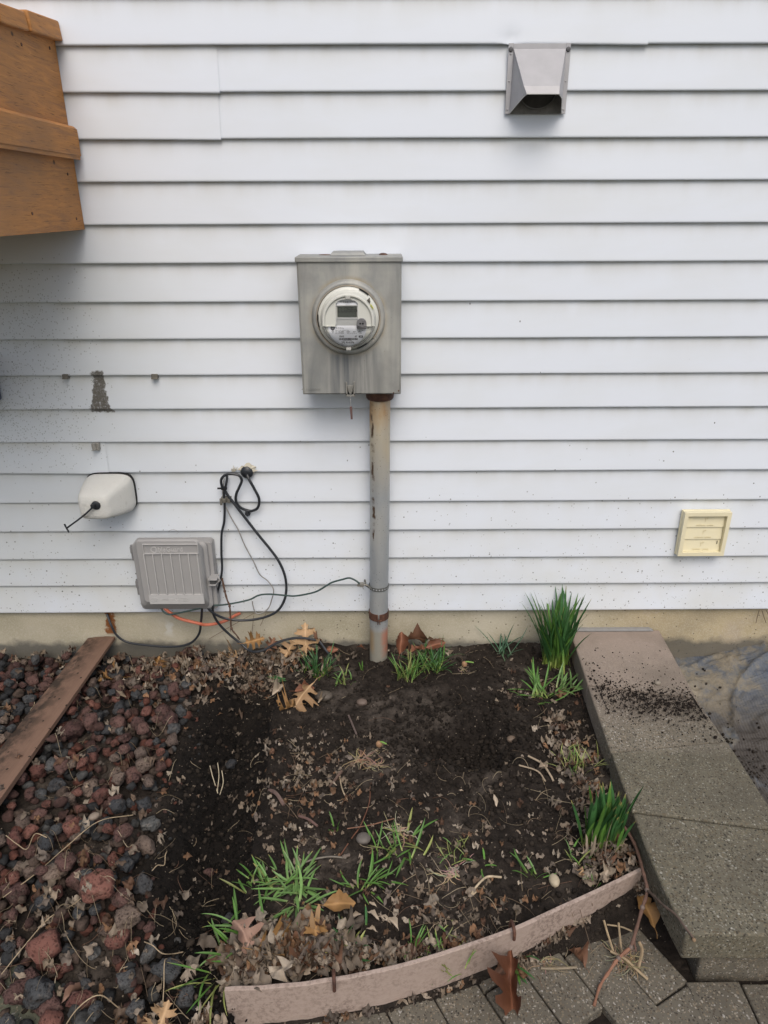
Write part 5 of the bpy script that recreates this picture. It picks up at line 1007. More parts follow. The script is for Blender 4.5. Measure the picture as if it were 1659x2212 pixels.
# ---------------------------------------------------------------- leaves
OAK = [(0, .012), (.10, .018), (.17, .05), (.20, .16), (.17, .25), (.24, .22), (.28, .10), (.33, .06), (.37, .10), (.40, .26), (.40, .42), (.46, .34), (.53, .40), (.53, .24), (.53, .10), (.58, .07), (.63, .12), (.68, .26), (.72, .36), (.76, .26), (.84, .27), (.79, .12), (.82, .06), (.88, .09), (.93, .12), (.94, .05), (1.0, .004)]
OAK2 = [(0, .02), (.06, .05), (.12, .06), (.18, .18), (.24, .24), (.30, .22), (.33, .12), (.37, .09), (.41, .16), (.46, .30), (.53, .36), (.60, .31), (.62, .18), (.65, .13), (.70, .20), (.77, .28), (.84, .24), (.87, .13), (.91, .13), (.96, .10), (1, .01)]
BROAD = [(0, .01), (.08, .09), (.18, .18), (.30, .25), (.36, .22), (.45, .29), (.55, .28), (.6, .23), (.7, .24), (.8, .17), (.88, .12), (.95, .06), (1, .004)]
LANC = [(0, .008), (.15, .09), (.35, .17), (.55, .18), (.75, .13), (.9, .06), (1, .003)]
def leafmesh(outl, L, cup, bend, crinkle, seed, petiole=.25, m=4, wscale=1):
    r = random.Random(seed); vs = []; n = len(outl); fs = []
    ph = r.uniform(0, 6); 
    for side in (1, -1):
        js = [(t, w*(1+r.uniform(-.18, .18)) if 0 < i < n-1 else w) for i, (t, w) in enumerate(outl)]
        for i, (t, w) in enumerate(js):
            tm = i/(n-1); tm = .35*t+.65*tm
            for k in range(m+1):
                q = k/m; tt = tm*(1-q)+t*q; ww = w*q*wscale; x = tt*L; y = side*ww*L
                z = cup*ww*ww*L*4+bend*(tt-.4)**2*L*2+crinkle*L*(math.sin(tt*11+ph+side)*.5*ww*3+math.sin(tt*23+ph*2)*.12*ww*4+.35*math.sin(ww*17+ph+tt*5)*ww)
                vs.append((x, y, z))
    for s_ in (0, 1):
        b = s_*n*(m+1)
        for i in range(n-1):
            for k in range(m):
                a = b+i*(m+1)+k; f_ = (a, a+1, a+m+2, a+m+1); fs.append(f_ if s_ == 0 else f_[::-1])
    if petiole:
        mb = MB(); mb.v, mb.f, mb.c = vs, fs, [(1, 1, 1)]*len(vs); z0 = vs[0][2]; mb.tube([(0.01*L, 0, z0), (-petiole*.5*L, .02*L, z0+.03*L), (-petiole*L, .06*L, z0)], L*.009, 5); vs, fs = mb.v, mb.f
    return vs, fs
LM = {'ochre': m_leaf('ochre oak leaf', (.24, .13, .045), (.36, .21, .085)), 'tan': m_leaf('tan oak leaf', (.36, .22, .11), (.48, .33, .19)), 'brown': m_leaf('brown leaf', (.12, .060, .036), (.21, .11, .066)), 'red': m_leaf('red brown leaf', (.15, .060, .034), (.24, .105, .060)),
      'pink': m_leaf('pinkish tan leaf', (.27, .16, .12), (.38, .25, .19)), 'pale': m_leaf('pale dry leaf', (.27, .22, .16), (.42, .35, .27)), 'grey': m_leaf('greyish dry leaf', (.17, .145, .12), (.29, .25, .21))}
SH = {'oak': OAK, 'oak2': OAK2, 'broad': BROAD, 'lanc': LANC}
def leaf(u, v, L, rot, kc, shape, label, tx=.0, ty=.0, lift=.006, z=None, cup=.5, bend=-.15, cr_=.25, seed=0, group=None, plane=0.0, pet=.25):
    x, y = gp(u, v, plane) if not isinstance(u, tuple) else u
    vs, fs = leafmesh(SH[shape], L, cup, bend, cr_, seed+int(u if not isinstance(u, tuple) else 1)+int(v or 0), pet)
    me = bpy.data.meshes.new('leaf'); me.from_pydata([(a-L*.5, b, c_) for a, b, c_ in vs], [], fs); me.shade_smooth(); me.materials.append(LM[kc])
    o = bpy.data.objects.new({'oak2': 'oak_leaf', 'oak': 'oak_leaf', 'broad': 'dead_leaf', 'lanc': 'small_leaf'}[shape], me); col.objects.link(o)
    o.location = (x, y, (max(h1(x, y), hm(x, y)) if z is None else z)+lift); o.rotation_euler = (R(tx), R(ty), R(rot)); return tag(o, label, 'leaf', group)
lw = lambda u, v, y: (lambda p: ((p.x, p.y), p.z))(W(u, v, y))
def wleaf(u, v, y, L, rot, kc, shape, label, tx=60, ty=0, **k):      # leans against the foundation
    p, z = lw(u, v, y); return leaf(p, v, L, rot, kc, shape, label, tx=tx, ty=ty, z=z, lift=0, seed=int(u), **k)
leaf(242, 1467, .085, 195, 'ochre', 'oak', 'flat ochre oak leaf on the rocks right of the loose board', 0, -6, .010)
leaf(338, 1436, .06, 70, 'ochre', 'oak', 'upright narrow ochre oak leaf among the rocks near the foundation', 40, -45, .018, cup=2)
wleaf(548, 1384, -.045, .075, 10, 'ochre', 'oak', 'ochre oak leaf with sharp lobes leaning on the foundation left', 55, -10)
wleaf(585, 1392, -.04, .06, 60, 'brown', 'oak', 'small brown oak leaf against the foundation between two larger ones', 40, -30)
wleaf(660, 1382, -.03, .115, 95, 'tan', 'oak', 'largest tan oak leaf leaning on the foundation behind the black cable', 0, -62, cr_=.15)
wleaf(683, 1385, -.035, .075, 160, 'brown', 'oak', 'dark brown oak leaf behind the large tan one at the foundation', 50, 10)
leaf(627, 1417, .088, 240, 'tan', 'oak', 'bright tan oak leaf below the black cable end', -4, 24, .024, cr_=.15, bend=-.2)
wleaf(675, 1408, -.06, .055, 250, 'brown', 'oak', 'small brown oak leaf standing right of the bright tan one', 10, -50)
leaf(516, 1384, .06, 60, 'brown', 'oak', 'dark brown leaf under the thin twig at the foundation', 40, -30, .03)
leaf(652, 1527, .125, 235, 'tan', 'oak', 'big golden oak leaf lying on the mound in the middle of the bed', -6, 20, .030, cr_=.2, bend=-.25, cup=-.5)
leaf(622, 1548, .075, 200, 'ochre', 'oak', 'folded ochre oak leaf under the big golden one', 14, 6, .010, cup=1.0)
leaf(660, 1500, .07, 30, 'red', 'broad', 'dark red brown leaf tucked behind the big golden oak leaf', 30, 10, .018)
leaf(603, 1512, .058, 60, 'pale', 'broad', 'curled pale leaf left of the big golden oak leaf', 20, 0, .014, cup=2.2, cr_=.6)
leaf(694, 1520, .032, 60, 'pale', 'broad', 'small pale curled leaf right of the big golden oak leaf', 20, 0, .014, cup=3, cr_=.7)
wleaf(900, 1380, -.045, .125, 172, 'brown', 'broad', 'largest brown leaf leaning on the foundation right of the pipe', 50, 6, cr_=.45, bend=-.1)
wleaf(866, 1388, -.07, .075, 80, 'red', 'broad', 'folded red brown leaf standing just right of the pipe', 15, -50, cup=1.6)
wleaf(905, 1402, -.085, .065, 200, 'red', 'oak2', 'brown oak leaf below the largest brown leaf', 18, -8)
wleaf(942, 1392, -.06, .07, 15, 'red', 'broad', 'red brown leaf at the right end of the leaf pile by the pipe', 35, -8)
wleaf(780, 1398, -.03, .032, 150, 'red', 'broad', 'small rust coloured leaf left of the pipe foot', 45, 0); wleaf(717, 1403, -.035, .042, 0, 'red', 'broad', 'rust coloured leaf beside the end of the black cable', 50, 0)
leaf(735, 1955, .075, 10, 'ochre', 'broad', 'orange brown leaf with long stalk under the bright green tuft', 12, 8, .016)
leaf(532, 2042, .085, 120, 'pink', 'oak2', 'curled pinkish oak leaf in front of the edging corner', 14, -28, .040, cup=.8, bend=-.5)
leaf(684, 2045, .075, 95, 'ochre', 'oak', 'upright orange oak leaf behind the curved edging board', 10, -55, .035)
leaf(590, 2050, .085, 20, 'ochre', 'oak', 'ochre oak leaf half buried in the litter by the edging', 25, 20, .022, cup=1.5)
leaf(645, 2075, .09, 160, 'brown', 'broad', 'glossy brown leaf in the litter behind the rusty hook', 15, 10, .02, cup=1.4)
rl_ = leaf(1102, 2142, .128, 264, 'red', 'oak2', 'large rusty oak leaf standing against the pavers in front of the edging', 10, 26, .034, z=-.090, cr_=.6, cup=3.2, plane=-.08, bend=-.4)
leaf(345, 2196, .080, 80, 'tan', 'oak', 'tan oak leaf at the bottom edge below the rocks', 15, -22, .014); leaf(130, 1642, .072, 250, 'pink', 'lanc', 'long pinkish leaf lying beside the loose board', 10, -12, .014, cup=2)
rl_.scale = (1, .72, 1)
leaf(1395, 1968, .085, 100, 'ochre', 'broad', 'orange brown leaf in the shadow under the coping slab', 8, -14, .012, z=-.050, plane=-.05)
leaf(150, 2120, .05, 235, 'pink', 'lanc', 'tan folded leaf lying above the paving corner', 10, -20, .012, cup=3); leaf(100, 1990, .04, 200, 'pale', 'oak', 'small white jagged leaf on the rocks at lower left', 10, 0, .012)
leaf(1085, 2105, .05, 40, 'brown', 'broad', 'dark curled leaf tip behind the large rusty oak leaf', 20, -20, .02, z=-.09, plane=-.09); leaf(548, 2168, .0001, 0, 'pale', 'lanc', 'x') if False else None
leaf(865, 2164, .05, 5, 'pale', 'broad', 'pinkish dry leaf lying on the pavers below the edging', 10, -8, .010, z=-.09, plane=-.09, cr_=.6)
for u, v, rot in ((1247, 2076, 120),): leaf(u, v, .05, rot, 'brown', 'broad', 'curled brown leaf on the pavers right of the large rusty leaf', 20, 0, .012, z=-.09, plane=-.09, cup=2, cr_=.5)
for i, (u, v, rot, L) in enumerate(((803, 1953, 150, .026), (806, 1975, 140, .034), (830, 1985, 145, .034), (848, 1990, 130, .040), (803, 2003, 160, .026), (768, 1975, 20, .030))):
    leaf(u, v, L, rot, 'pale', 'lanc', ['pale oval leaf just below the small grass blades', 'first of the row of pale narrow leaves on bare soil', 'middle of the row of pale narrow leaves on bare soil', 'right end of the row of pale narrow leaves on bare soil', 'lowest pale narrow leaf on the bare soil', 'round pale leaf beside the row of narrow ones'][i], 8, 0, .005, cup=1.5, cr_=.35, pet=.05)
leaf(1070, 1731, .034, 95, 'pale', 'lanc', 'whitish oval leaf lying alone right of the pit', 10, -20, .008, pet=0)

for i in range(46):
    zone = [(620, 2055, 85, 26), (560, 2060, 50, 30), (1290, 1855, 35, 30), (580, 1418, 70, 8), (430, 1436, 80, 12), (800, 2062, 60, 12)][[0, 0, 1, 0, 2, 3, 4, 5][i % 8]]
    u, v = rr.gauss(zone[0], zone[2]*.6), rr.gauss(zone[1], zone[3]*.6); x, y = gp(u, v, .01)
    if y > -.02: y = -.02-rr.random()*.02
    if x > -.31 and y < np.interp(x, ex, ey)+.02: y = float(np.interp(x, ex, ey))+.02
    x = min(x, lx(y)-.02)
    leaf((x, y), v, rr.uniform(.032, .060), rr.uniform(0, 360), rr.choice(['pale', 'grey', 'pale', 'grey', 'brown', 'tan']), rr.choice(['broad', 'oak2', 'oak']), 'curled dry leaf lying on top of the loose leaf litter', rr.gauss(0, 16), rr.gauss(0, 16), rr.uniform(.010, .022), cup=rr.uniform(-1, 2.2), cr_=rr.uniform(.4, .9), bend=rr.uniform(-.5, .4), seed=i*7, group='curled leaves on top of the litter')
CAT = [('oak', .024, .045), ('broad', .018, .040), ('lanc', .014, .030)]
ROUND = [(0, .03), (.07, .17), (.18, .27), (.3, .33), (.42, .30), (.5, .37), (.62, .33), (.7, .35), (.8, .25), (.9, .20), (.96, .09), (1, .01)]; SH['round'] = ROUND
protoL = []
for i in range(14):
    sh = ['broad', 'round', 'round', 'lanc', 'oak', 'round', 'broad'][i % 7]; vs, fs = leafmesh(SH[sh], 1, rr.uniform(-.6, 1.3), rr.uniform(-.5, .35), rr.uniform(.25, .9), 500+i, 0, 3); protoL.append((np.array(vs)-[.5, 0, 0], fs))
litter = [[], [], [], 0]
PAL = [(.20, .155, .11), (.26, .205, .15), (.32, .27, .21), (.15, .118, .088), (.12, .082, .056), (.19, .105, .055), (.10, .052, .030), (.24, .195, .15), (.13, .105, .085)]
def put_litter(x, y, z, s, pal=None, flat=.5):
    v, f_ = protoL[rr.randrange(14)]; c_ = rr.choice(pal or PAL); k = rr.uniform(.55, 1.15); M3 = rotm(rr.uniform(0, 2*PI), rr.gauss(0, flat*.55), rr.gauss(0, flat*.55))
    vv = (v*s)@M3.T; vv = vv+np.array([x, y, z-vv[:, 2].min()*.7]); n0 = litter[3]; litter[0].append(vv); litter[1].extend([tuple(q+n0 for q in g_) for g_ in f_]); litter[2].append(np.tile([q*k for q in c_], (len(vv), 1))); litter[3] += len(vv)
ZONES = [(420, 1440, 140, 20, 290, 1, .028), (570, 1420, 90, 14, 150, 1, .027), (610, 1440, 90, 30, 90, 1, .024), (905, 1400, 60, 10, 60, 1, .028), (620, 2050, 95, 34, 330, 1, .042), (540, 2075, 30, 25, 80, 1, .040), (760, 2065, 90, 22, 110, 1, .026), (930, 2045, 110, 20, 80, 1, .024), (1010, 1960, 120, 40, 60, 1, .020), (1215, 1600, 40, 80, 110, 1, .024), (1265, 1720, 40, 70, 90, 1, .022), (1300, 1850, 55, 50, 130, 1, .022), (1120, 1480, 50, 40, 40, 1, .018), (640, 1690, 90, 60, 130, 1, .018), (700, 1640, 80, 70, 60, 1, .015), (380, 1480, 120, 40, 110, 1, .026), (200, 1700, 150, 200, 99, 1, .026), (150, 2000, 130, 110, 80, 1, .026), (100, 1420, 90, 14, 60, 1, .024), (500, 2050, 22, 60, 50, 1, .024), (450, 2190, 30, 24, 30, 1, .026), (330, 2190, 80, 30, 30, 1, .026), (950, 1750, 260, 150, 99, 1, .015), (800, 1700, 200, 120, 95, 1, .015), (1050, 1850, 200, 80, 95, 1, .016), (650, 1800, 90, 60, 60, 1, .016), (820, 1930, 160, 50, 60, 1, .017), (430, 1750, 80, 150, 40, 1, .013), (30, 1560, 60, 60, 30, 1, .022)]
for u, v, su, sv, n_, _, L in ZONES:
    for _i in range(n_):
        uu, v2 = rr.gauss(u, su*.7), rr.gauss(v, sv*.7); x, y = gp(uu, v2, 0)
        if y > -.006: y = -.006-rr.random()*.03
        if x > lx(y)-.012 and y > -1: x = lx(y)-.012-rr.random()*.03
        if x > -.31 and y < np.interp(x, ex, ey)+.008: y = np.interp(x, ex, ey)+.008+rr.random()*.03
        dense = n_ > 100; put_litter(x, y, max(h1(x, y), hm(x, y))+((rr.random()*.018 if v > 1800 else rr.random()*.007) if dense else .001), L*rr.uniform(.5, 1.35), flat=.55 if dense else .3)
for u, v, su, sv, n_ in ((1200, 2010, 90, 12, 26), (760, 2175, 60, 12, 14), (1385, 1928, 24, 30, 120), (940, 2120, 90, 10, 14), (1130, 2085, 30, 14, 16)):
    for _i in range(n_): x, y = gp(rr.gauss(u, su*.6), rr.gauss(v, sv*.6), -.09); y = min(y, float(np.interp(x, ex, ey))-.016) if x < .59 else y; put_litter(x, y, max(-.090, float(pathz(np.float64(x), np.float64(y))))+.001, .024*rr.uniform(.5, 1.2), flat=.35)
LTM = m_vcol('dry leaf litter', .7, .4); o = rawmesh('leaf_litter', np.concatenate(litter[0]), litter[1], LTM, colors=np.concatenate(litter[2])); tag(o, 'small dry curled leaves littering the soil and rocks', 'leaf litter', kind='stuff')

# ---------------------------------------------------------------- dry stems, twigs, roots
STM = m_vcol('dry straw', .6, .2)
def arcstem(mb, u, v, L, rot, r, c_, z0=.004, bow=.3, seg_=9, plane=0, zfun=None, taper=.5):
    x, y = gp(u, v, plane) if not isinstance(u, tuple) else u; a = rot; pts = []; st = L/seg_; lift = rr.uniform(.0, .012)
    for i in range(seg_+1):
        zz_ = (zfun(x, y) if zfun else max(h1(x, y), hm(x, y)))+z0+lift*math.sin(PI*i/seg_); pts.append([x, y, zz_]); a += bow/seg_+rr.gauss(0, .06); x += st*math.cos(a); y += st*math.sin(a)
        if y > -.003: y = -.003
        if x > lx(y)-.008 and y > -1.0 and not zfun: x = lx(y)-.008
        if x > -.31 and y < np.interp(x, ex, ey)+.006 and not zfun: y = float(np.interp(x, ex, ey))+.006
    for _ in range(2):
        zz2 = [p[2] for p in pts]; 
        for i in range(1, seg_): pts[i][2] = max((zz2[i-1]+zz2[i]+zz2[i+1])/3, zz2[i]-.004)
    mb.col = c_; mb.tube(pts, [r*(1-taper*i/seg_) for i in range(seg_+1)], 5)
SC = [(.27, .215, .14), (.20, .155, .10), (.14, .098, .063), (.33, .27, .18), (.12, .065, .04)]
s_ = MB()
for (u, v, su, sv, n_) in ((150, 1950, 170, 160, 110), (200, 1600, 160, 110, 60), (660, 1700, 90, 70, 46), (1000, 1780, 200, 130, 60), (1010, 1960, 130, 60, 40), (1230, 1640, 50, 90, 44), (1300, 1850, 50, 50, 26), (640, 2050, 100, 40, 34), (420, 1430, 140, 24, 36), (430, 1800, 60, 160, 16), (860, 1450, 180, 50, 26), (350, 2150, 60, 40, 14), (1180, 1480, 50, 40, 14)):
    for _i in range(n_): arcstem(s_, rr.gauss(u, su*.8), rr.gauss(v, sv*.8), rr.uniform(.02, .09), rr.uniform(0, 2*PI), rr.uniform(.0004, .0010), rr.choice(SC), .002, rr.gauss(0, 1.0))
for _i in range(26): arcstem(s_, rr.gauss(1170, 110), rr.gauss(2060, 40), rr.uniform(.02, .07), rr.uniform(0, 2*PI), rr.uniform(.0004, .0008), rr.choice(SC), .0015, rr.gauss(0, .9), plane=-.09, zfun=lambda x, y: -.0895)
tag(s_.build('dry_stems', STM, smooth=True, origin=(0, 0, 0), colors=True), 'thin dry grass stems and straws scattered over the bed', 'dry stems', kind='stuff')
def one(name, label, cat, fn, m=STM, group=None): mb = MB(); fn(mb); o = mb.build(name, m, smooth=True, colors=True); return tag(o, label, cat, group)
def pth(mb, pts, r, c_, n=6): mb.col = c_; mb.tube(spline(pts, 6), r, n)
def gz(u, v, dz=.004, plane=0.0): x, y = gp(u, v, plane); return (x, y, max(h1(x, y), hm(x, y))+dz)
LONG = [((8, 1945), (150, 1850), (290, 1775), 'long pale straw rising across the rocks at lower left'), ((0, 2095), (110, 1990), (215, 1930), 'second long straw crossing the rocks at lower left'), ((20, 1830), (60, 1840), (110, 1842), 'pale straw curving over the rocks below the board'), ((330, 1890), (355, 1870), (361, 1843), 'long curved straw reaching into the trench'), ((312, 2036), (350, 2060), (391, 2030), 'big looped straw in the trench bottom'), ((120, 2212), (220, 2165), (300, 2155), 'brown stem crossing the lowest rocks'), ((345, 2190), (352, 2120), (362, 2055), 'thin upright stem in the trench near the bottom')]
for a_, b_, c_, lab in LONG: one('dry_straw', lab, 'straw', lambda mb: pth(mb, [gz(*a_, .012), gz((a_[0]+b_[0])/2, (a_[1]+b_[1])/2, .018), gz(*b_, .016), gz((c_[0]+b_[0])/2, (c_[1]+b_[1])/2-4, .016), gz(*c_, .010)], .0011, (.36, .28, .18)))
for i, pp in enumerate((((463, 1660), (468, 1635), (466, 1615)), ((468, 1662), (476, 1640), (474, 1622)), ((464, 1662), (455, 1645), (450, 1628)))): one('dry_straw', ['tallest of three pale straws standing in the trench', 'right of three pale straws standing in the trench', 'left of three pale straws standing in the trench'][i], 'straw', lambda mb: pth(mb, [gz(*pp[0], .002), gz(*pp[1], .012), gz(*pp[2], .018)], .0013, (.48, .42, .30)))
for pp, lab in (((((1350, 1885)), (1361, 1700), (1360, 1))[0:1], ''),): pass
one('red_stem', 'thin reddish stem lying across the soil above the grass tufts', 'stem', lambda mb: pth(mb, [gz(735, 1850), gz(760, 1812), gz(779, 1785), gz(797, 1735), gz(800, 1700)], .0013, (.17, .075, .045)))
one('red_stem', 'straight reddish stem running right towards the root clumps', 'stem', lambda mb: pth(mb, [gz(750, 1797, .006), gz(800, 1786, .008), gz(852, 1770, .006)], .0014, (.20, .10, .06)))
one('red_stem', 'reddish stem in the litter behind the curved edging', 'stem', lambda mb: pth(mb, [gz(810, 2080, .012), gz(840, 2062, .014), gz(878, 2037, .010)], .0014, (.16, .07, .045)))
one('twig', 'thin grey twig lying above the bright green tuft', 'twig', lambda mb: (pth(mb, [gz(623, 1888, .006), gz(665, 1865, .01), gz(710, 1857, .01), gz(748, 1855, .006)], .0022, (.17, .15, .12)), pth(mb, [gz(740, 1855, .006), gz(755, 1848, .006)], .004, (.19, .15, .12))))
one('bark_piece', 'short brown stick of bark in the middle of the bed', 'stick', lambda mb: pth(mb, [gz(712, 1700, .006), gz(725, 1684, .007), gz(738, 1668, .006)], [.0042]*11+[.0042]*2 if False else .004, (.13, .085, .065)))
one('bark_piece', 'dark slender bark stick left of the pit', 'stick', lambda mb: pth(mb, [gz(753, 1546, .005), gz(761, 1565, .006), gz(770, 1586, .005)], .0030, (.12, .09, .08)))
one('bark_piece', 'curved brown pod shaped stick at the left of the mound', 'stick', lambda mb: pth(mb, [gz(582, 1716, .005), gz(598, 1729, .008), gz(614, 1748, .005)], .0050, (.15, .10, .085)))
one('bark_piece', 'narrow reddish stick below the pod shaped one', 'stick', lambda mb: pth(mb, [gz(646, 1764, .005), gz(668, 1775, .006), gz(686, 1789, .005)], .0032, (.15, .09, .075)))
one('pale_root', 'pale crooked root standing out left of the pit', 'root', lambda mb: pth(mb, [gz(733, 1667+0, .004), gz(736, 1690, .006), gz(741, 1712, .005), gz(750, 1728, .004)], .0018, (.42, .34, .23)))
one('pale_root', 'forked pale root lying near the edging at right centre', 'root', lambda mb: (pth(mb, [gz(1016, 1932, .004), gz(1030, 1915, .012), gz(1052, 1900, .014), gz(1083, 1895, .008)], .0026, (.46, .37, .25)), pth(mb, [gz(1018, 1930, .004), gz(1030, 1922, .006), gz(1038, 1922, .004)], .0022, (.46, .37, .25))))
one('pale_root', 'stout pale root lying in the upper right of the bed', 'root', lambda mb: (pth(mb, [gz(1140, 1640, .004), gz(1170, 1655, .010), gz(1188, 1680, .008), gz(1195, 1690, .004)], .0028, (.38, .30, .21)), pth(mb, [gz(1120, 1660, .004), gz(1160, 1670, .010), gz(1178, 1690, .006)], .0022, (.33, .26, .18))))
def roots(mb, u, v, n_, L, c_, r=.0014, up_=.35, plane=0.0, z=None, az=None, spread=6.28):
    x0, y0 = gp(u, v, plane); z0 = (h1(x0, y0) if z is None else z)+.004
    for i in range(n_):
        a = (az or 0)+rr.uniform(-spread/2, spread/2); e = rr.uniform(0, up_); p = Vector((x0+rr.gauss(0, .008), y0+rr.gauss(0, .008), z0)); pts = [p.copy()]; l_ = L*rr.uniform(.4, 1.15)
        for k in range(6):
            a += rr.gauss(0, .35); e += rr.gauss(-.08, .25); p = p+Vector((math.cos(a)*math.cos(e), math.sin(a)*math.cos(e), math.sin(e)))*(l_/6); gr = (h1(p.x, p.y) if z is None else z); p.z = max(p.z, gr+.0015); pts.append(p.copy())
        mb.col = tuple(q*rr.uniform(.75, 1.15) for q in c_); mb.tube(pts, [r*(1-.12*k) for k in range(7)], 5)
one('root_clump', 'tangled clump of dry tan roots at the left rim of the pit', 'root clump', lambda mb: (roots(mb, 775, 1640, 30, .06, (.30, .22, .14), .0017), roots(mb, 810, 1650, 22, .045, (.27, .20, .13), .0016)))
one('root_clump', 'pale clump of dead grass roots above the middle tuft', 'root clump', lambda mb: roots(mb, 862, 1802, 30, .05, (.40, .32, .22), .0015))
one('root_clump', 'clump of dead pale roots right of the middle tuft', 'root clump', lambda mb: roots(mb, 980, 1885, 26, .055, (.38, .31, .22), .0015))
one('root_clump', 'bleached forked root clump lying on the pavers beside the branch', 'root clump', lambda mb: (pth(mb, [(*gp(1304, 1991, -.05), -.045), (*gp(1312, 2025, -.07), -.060), (*gp(1325, 2062, -.085), -.078)], .0024, (.33, .25, .15)), pth(mb, [(*gp(1380, 2037, -.06), -.055), (*gp(1386, 2060, -.075), -.066), (*gp(1378, 2095, -.085), -.080)], .0036, (.28, .21, .13)), pth(mb, [(*gp(1335, 2000, -.06), -.05), (*gp(1340, 2040, -.07), -.065), (*gp(1345, 2070, -.085), -.08)], .0024, (.31, .24, .15)), pth(mb, [(*gp(1310, 2004, -.06), -.05), (*gp(1340, 2010, -.07), -.058), (*gp(1363, 2025, -.08), -.06)], .0018, (.31, .24, .15)),
    pth(mb, [(*gp(1318, 2058, -.08), -.075), (*gp(1350, 2078, -.085), -.076), (*gp(1375, 2098, -.085), -.080), (*gp(1399, 2117, -.088), -.086)], .0032, (.34, .26, .16)), roots(mb, 1345, 2065, 44, .055, (.32, .25, .155), .0013, .5, -.085, -.089), roots(mb, 1365, 2085, 34, .045, (.28, .21, .13), .0012, .4, -.085, -.089)))
one('root_clump', 'dry stubble at the foot of the edging near the large rusty leaf', 'root clump', lambda mb: (roots(mb, 1175, 2075, 26, .05, (.30, .25, .15), .0011, .5, -.09, -.092), pth(mb, [(*gp(1168, 2092, -.085), -.084), (*gp(1200, 2094, -.085), -.082), (*gp(1246, 2090, -.085), -.084)], .0030, (.23, .19, .13))))
# bulbs pulled out of the ground
def bulb(u, v, label, rot, sprout):
    x, y = gp(u, v, 0); z = h1(x, y)+.012
    def fn(mb):
        mb.col = (.34, .20, .11); mb.ball((x, y, z), .0085, (1.1, .95, 1.25), 9); roots(mb, u-3, v+6, 16, .035, (.36, .29, .2), .0007, .4)
        mb.col = (.16, .30, .06); mb.tube(spline([(x, y, z+.006), (x+.008*math.cos(rot), y+.008*math.sin(rot), z+.010), (x+sprout*math.cos(rot), y+sprout*math.sin(rot), z+.006)], 4), .0024, 6)
    one('uprooted_bulb', label, 'bulb', fn)
bulb(819, 1612, 'uprooted brown bulb with green sprout at the left rim of the pit', -.3, .022); bulb(1003, 1440, 'uprooted bulb with tangled roots right of the back grass tufts', 0, .03)
# branch lying over the edging, and twig standing at the enclosure
BR_ = lambda u, v, z: (*gp(u, v, z), z)
def fbr(mb):
    c_ = (.13, .075, .055); mb.col = c_
    P1 = [BR_(1349, 1786, .030), BR_(1369, 1820, .028), BR_(1380, 1850, .032), BR_(1389, 1883, .040), BR_(1398, 1923, .028), BR_(1388, 1960, .010), BR_(1374, 2010, -.025), BR_(1363, 2046, -.050)]
    mb.tube(spline(P1, 6), [.0036+.0010*abs(math.sin(i*.75))**4-.00001*i for i in range(len(P1)*6-5)], 8); mb.col = (.24, .12, .075)
    P2 = [BR_(1363, 2046, -.050), BR_(1336, 2070, -.062), BR_(1315, 2100, -.074), BR_(1296, 2130, -.082), BR_(1283, 2173, -.086)]; mb.tube(spline(P2, 6), [.0034+.0012*abs(math.sin(i*.6))**6-.00004*i for i in range(25)], 8)
    mb.col = (.10, .07, .055); P3 = [BR_(1398, 1923, .028), BR_(1412, 1935, .045), BR_(1432, 1955, .066), BR_(1456, 1973, .078), BR_(1478, 2000, .080), BR_(1497, 2025, .066)]; mb.tube(spline(P3, 6), [.0030-.00004*i+.0007*abs(math.sin(i*.8))**4 for i in range(31)], 8); p = BR_(1499, 2030, .062); mb.col = (.25, .17, .10); mb.ball(p, .0042, (1, 1, 1), 7)
    for u, v, z in ((1398, 1923, .028), (1363, 2046, -.050), (1388, 1960, .010), (1336, 2070, -.062)): mb.col = (.16, .12, .10); mb.ball(BR_(u, v, z), .0056, (1, 1, 1), 6)
    mb.col = (.15, .08, .06); mb.tube(spline([BR_(1374, 2010, -.025), BR_(1371, 2035, -.045), BR_(1374, 2055, -.06)], 5), .0017, 6)
BRM = m_vcol('branch bark', .65, .5); one('fallen_branch', 'forked reddish brown branch lying from the bed over the pavers beside the kerb', 'branch', fbr, BRM)
def ftw(mb):
    mb.col = (.11, .065, .045); P_ = [C1(160, 1085, -.05), C1(185, 1208, -.055), C1(208, 1290, -.06), C1(230, 1345, -.06), C1(238, 1450, -.06), C1(247, 1552, -.055), C1(290, 1610, -.055), C1(322, 1655, -.05)]
    mb.tube(spline(P_, 6), [.0030+.0008*abs(math.sin(i*.52))**6-.00002*i for i in range(43)], 8)
    for p in (P_[1], P_[3], P_[5]): mb.ball(p, .0046, (1, 1, 1.2), 6)
    mb.tube([C1(238, 1550, -.055), C1(236, 1580, -.05)], .001, 5)
one('standing_twig', 'brown knotty twig standing against the wall beside the grey enclosure', 'twig', ftw, BRM)
one('hanging_root', 'thin dark dead root hanging from under the siding on the right', 'root', lambda mb: [pth(mb, [tuple(W(a, 1318, .004)), tuple(W(b, 1332, .008)), tuple(W(c2, 1346, .010))], .0010, (.10, .07, .05)) for a, b, c2 in ((1646, 1650, 1655), (1640, 1636, 1633), (1655, 1662, 1668))])
one('hanging_root', 'thin dead vine tendrils trailing along the foundation by the orange cable', 'root', lambda mb: [pth(mb, [tuple(W(*a, .0)), tuple(W(*b, .006)), tuple(W(*c2, .0))], .0009, (.16, .11, .08)) for a, b, c2 in (((548, 1325), (500, 1352), (452, 1380)), ((548, 1330), (545, 1360), (543, 1385)), ((574, 1326), (566, 1344), (562, 1352)))])
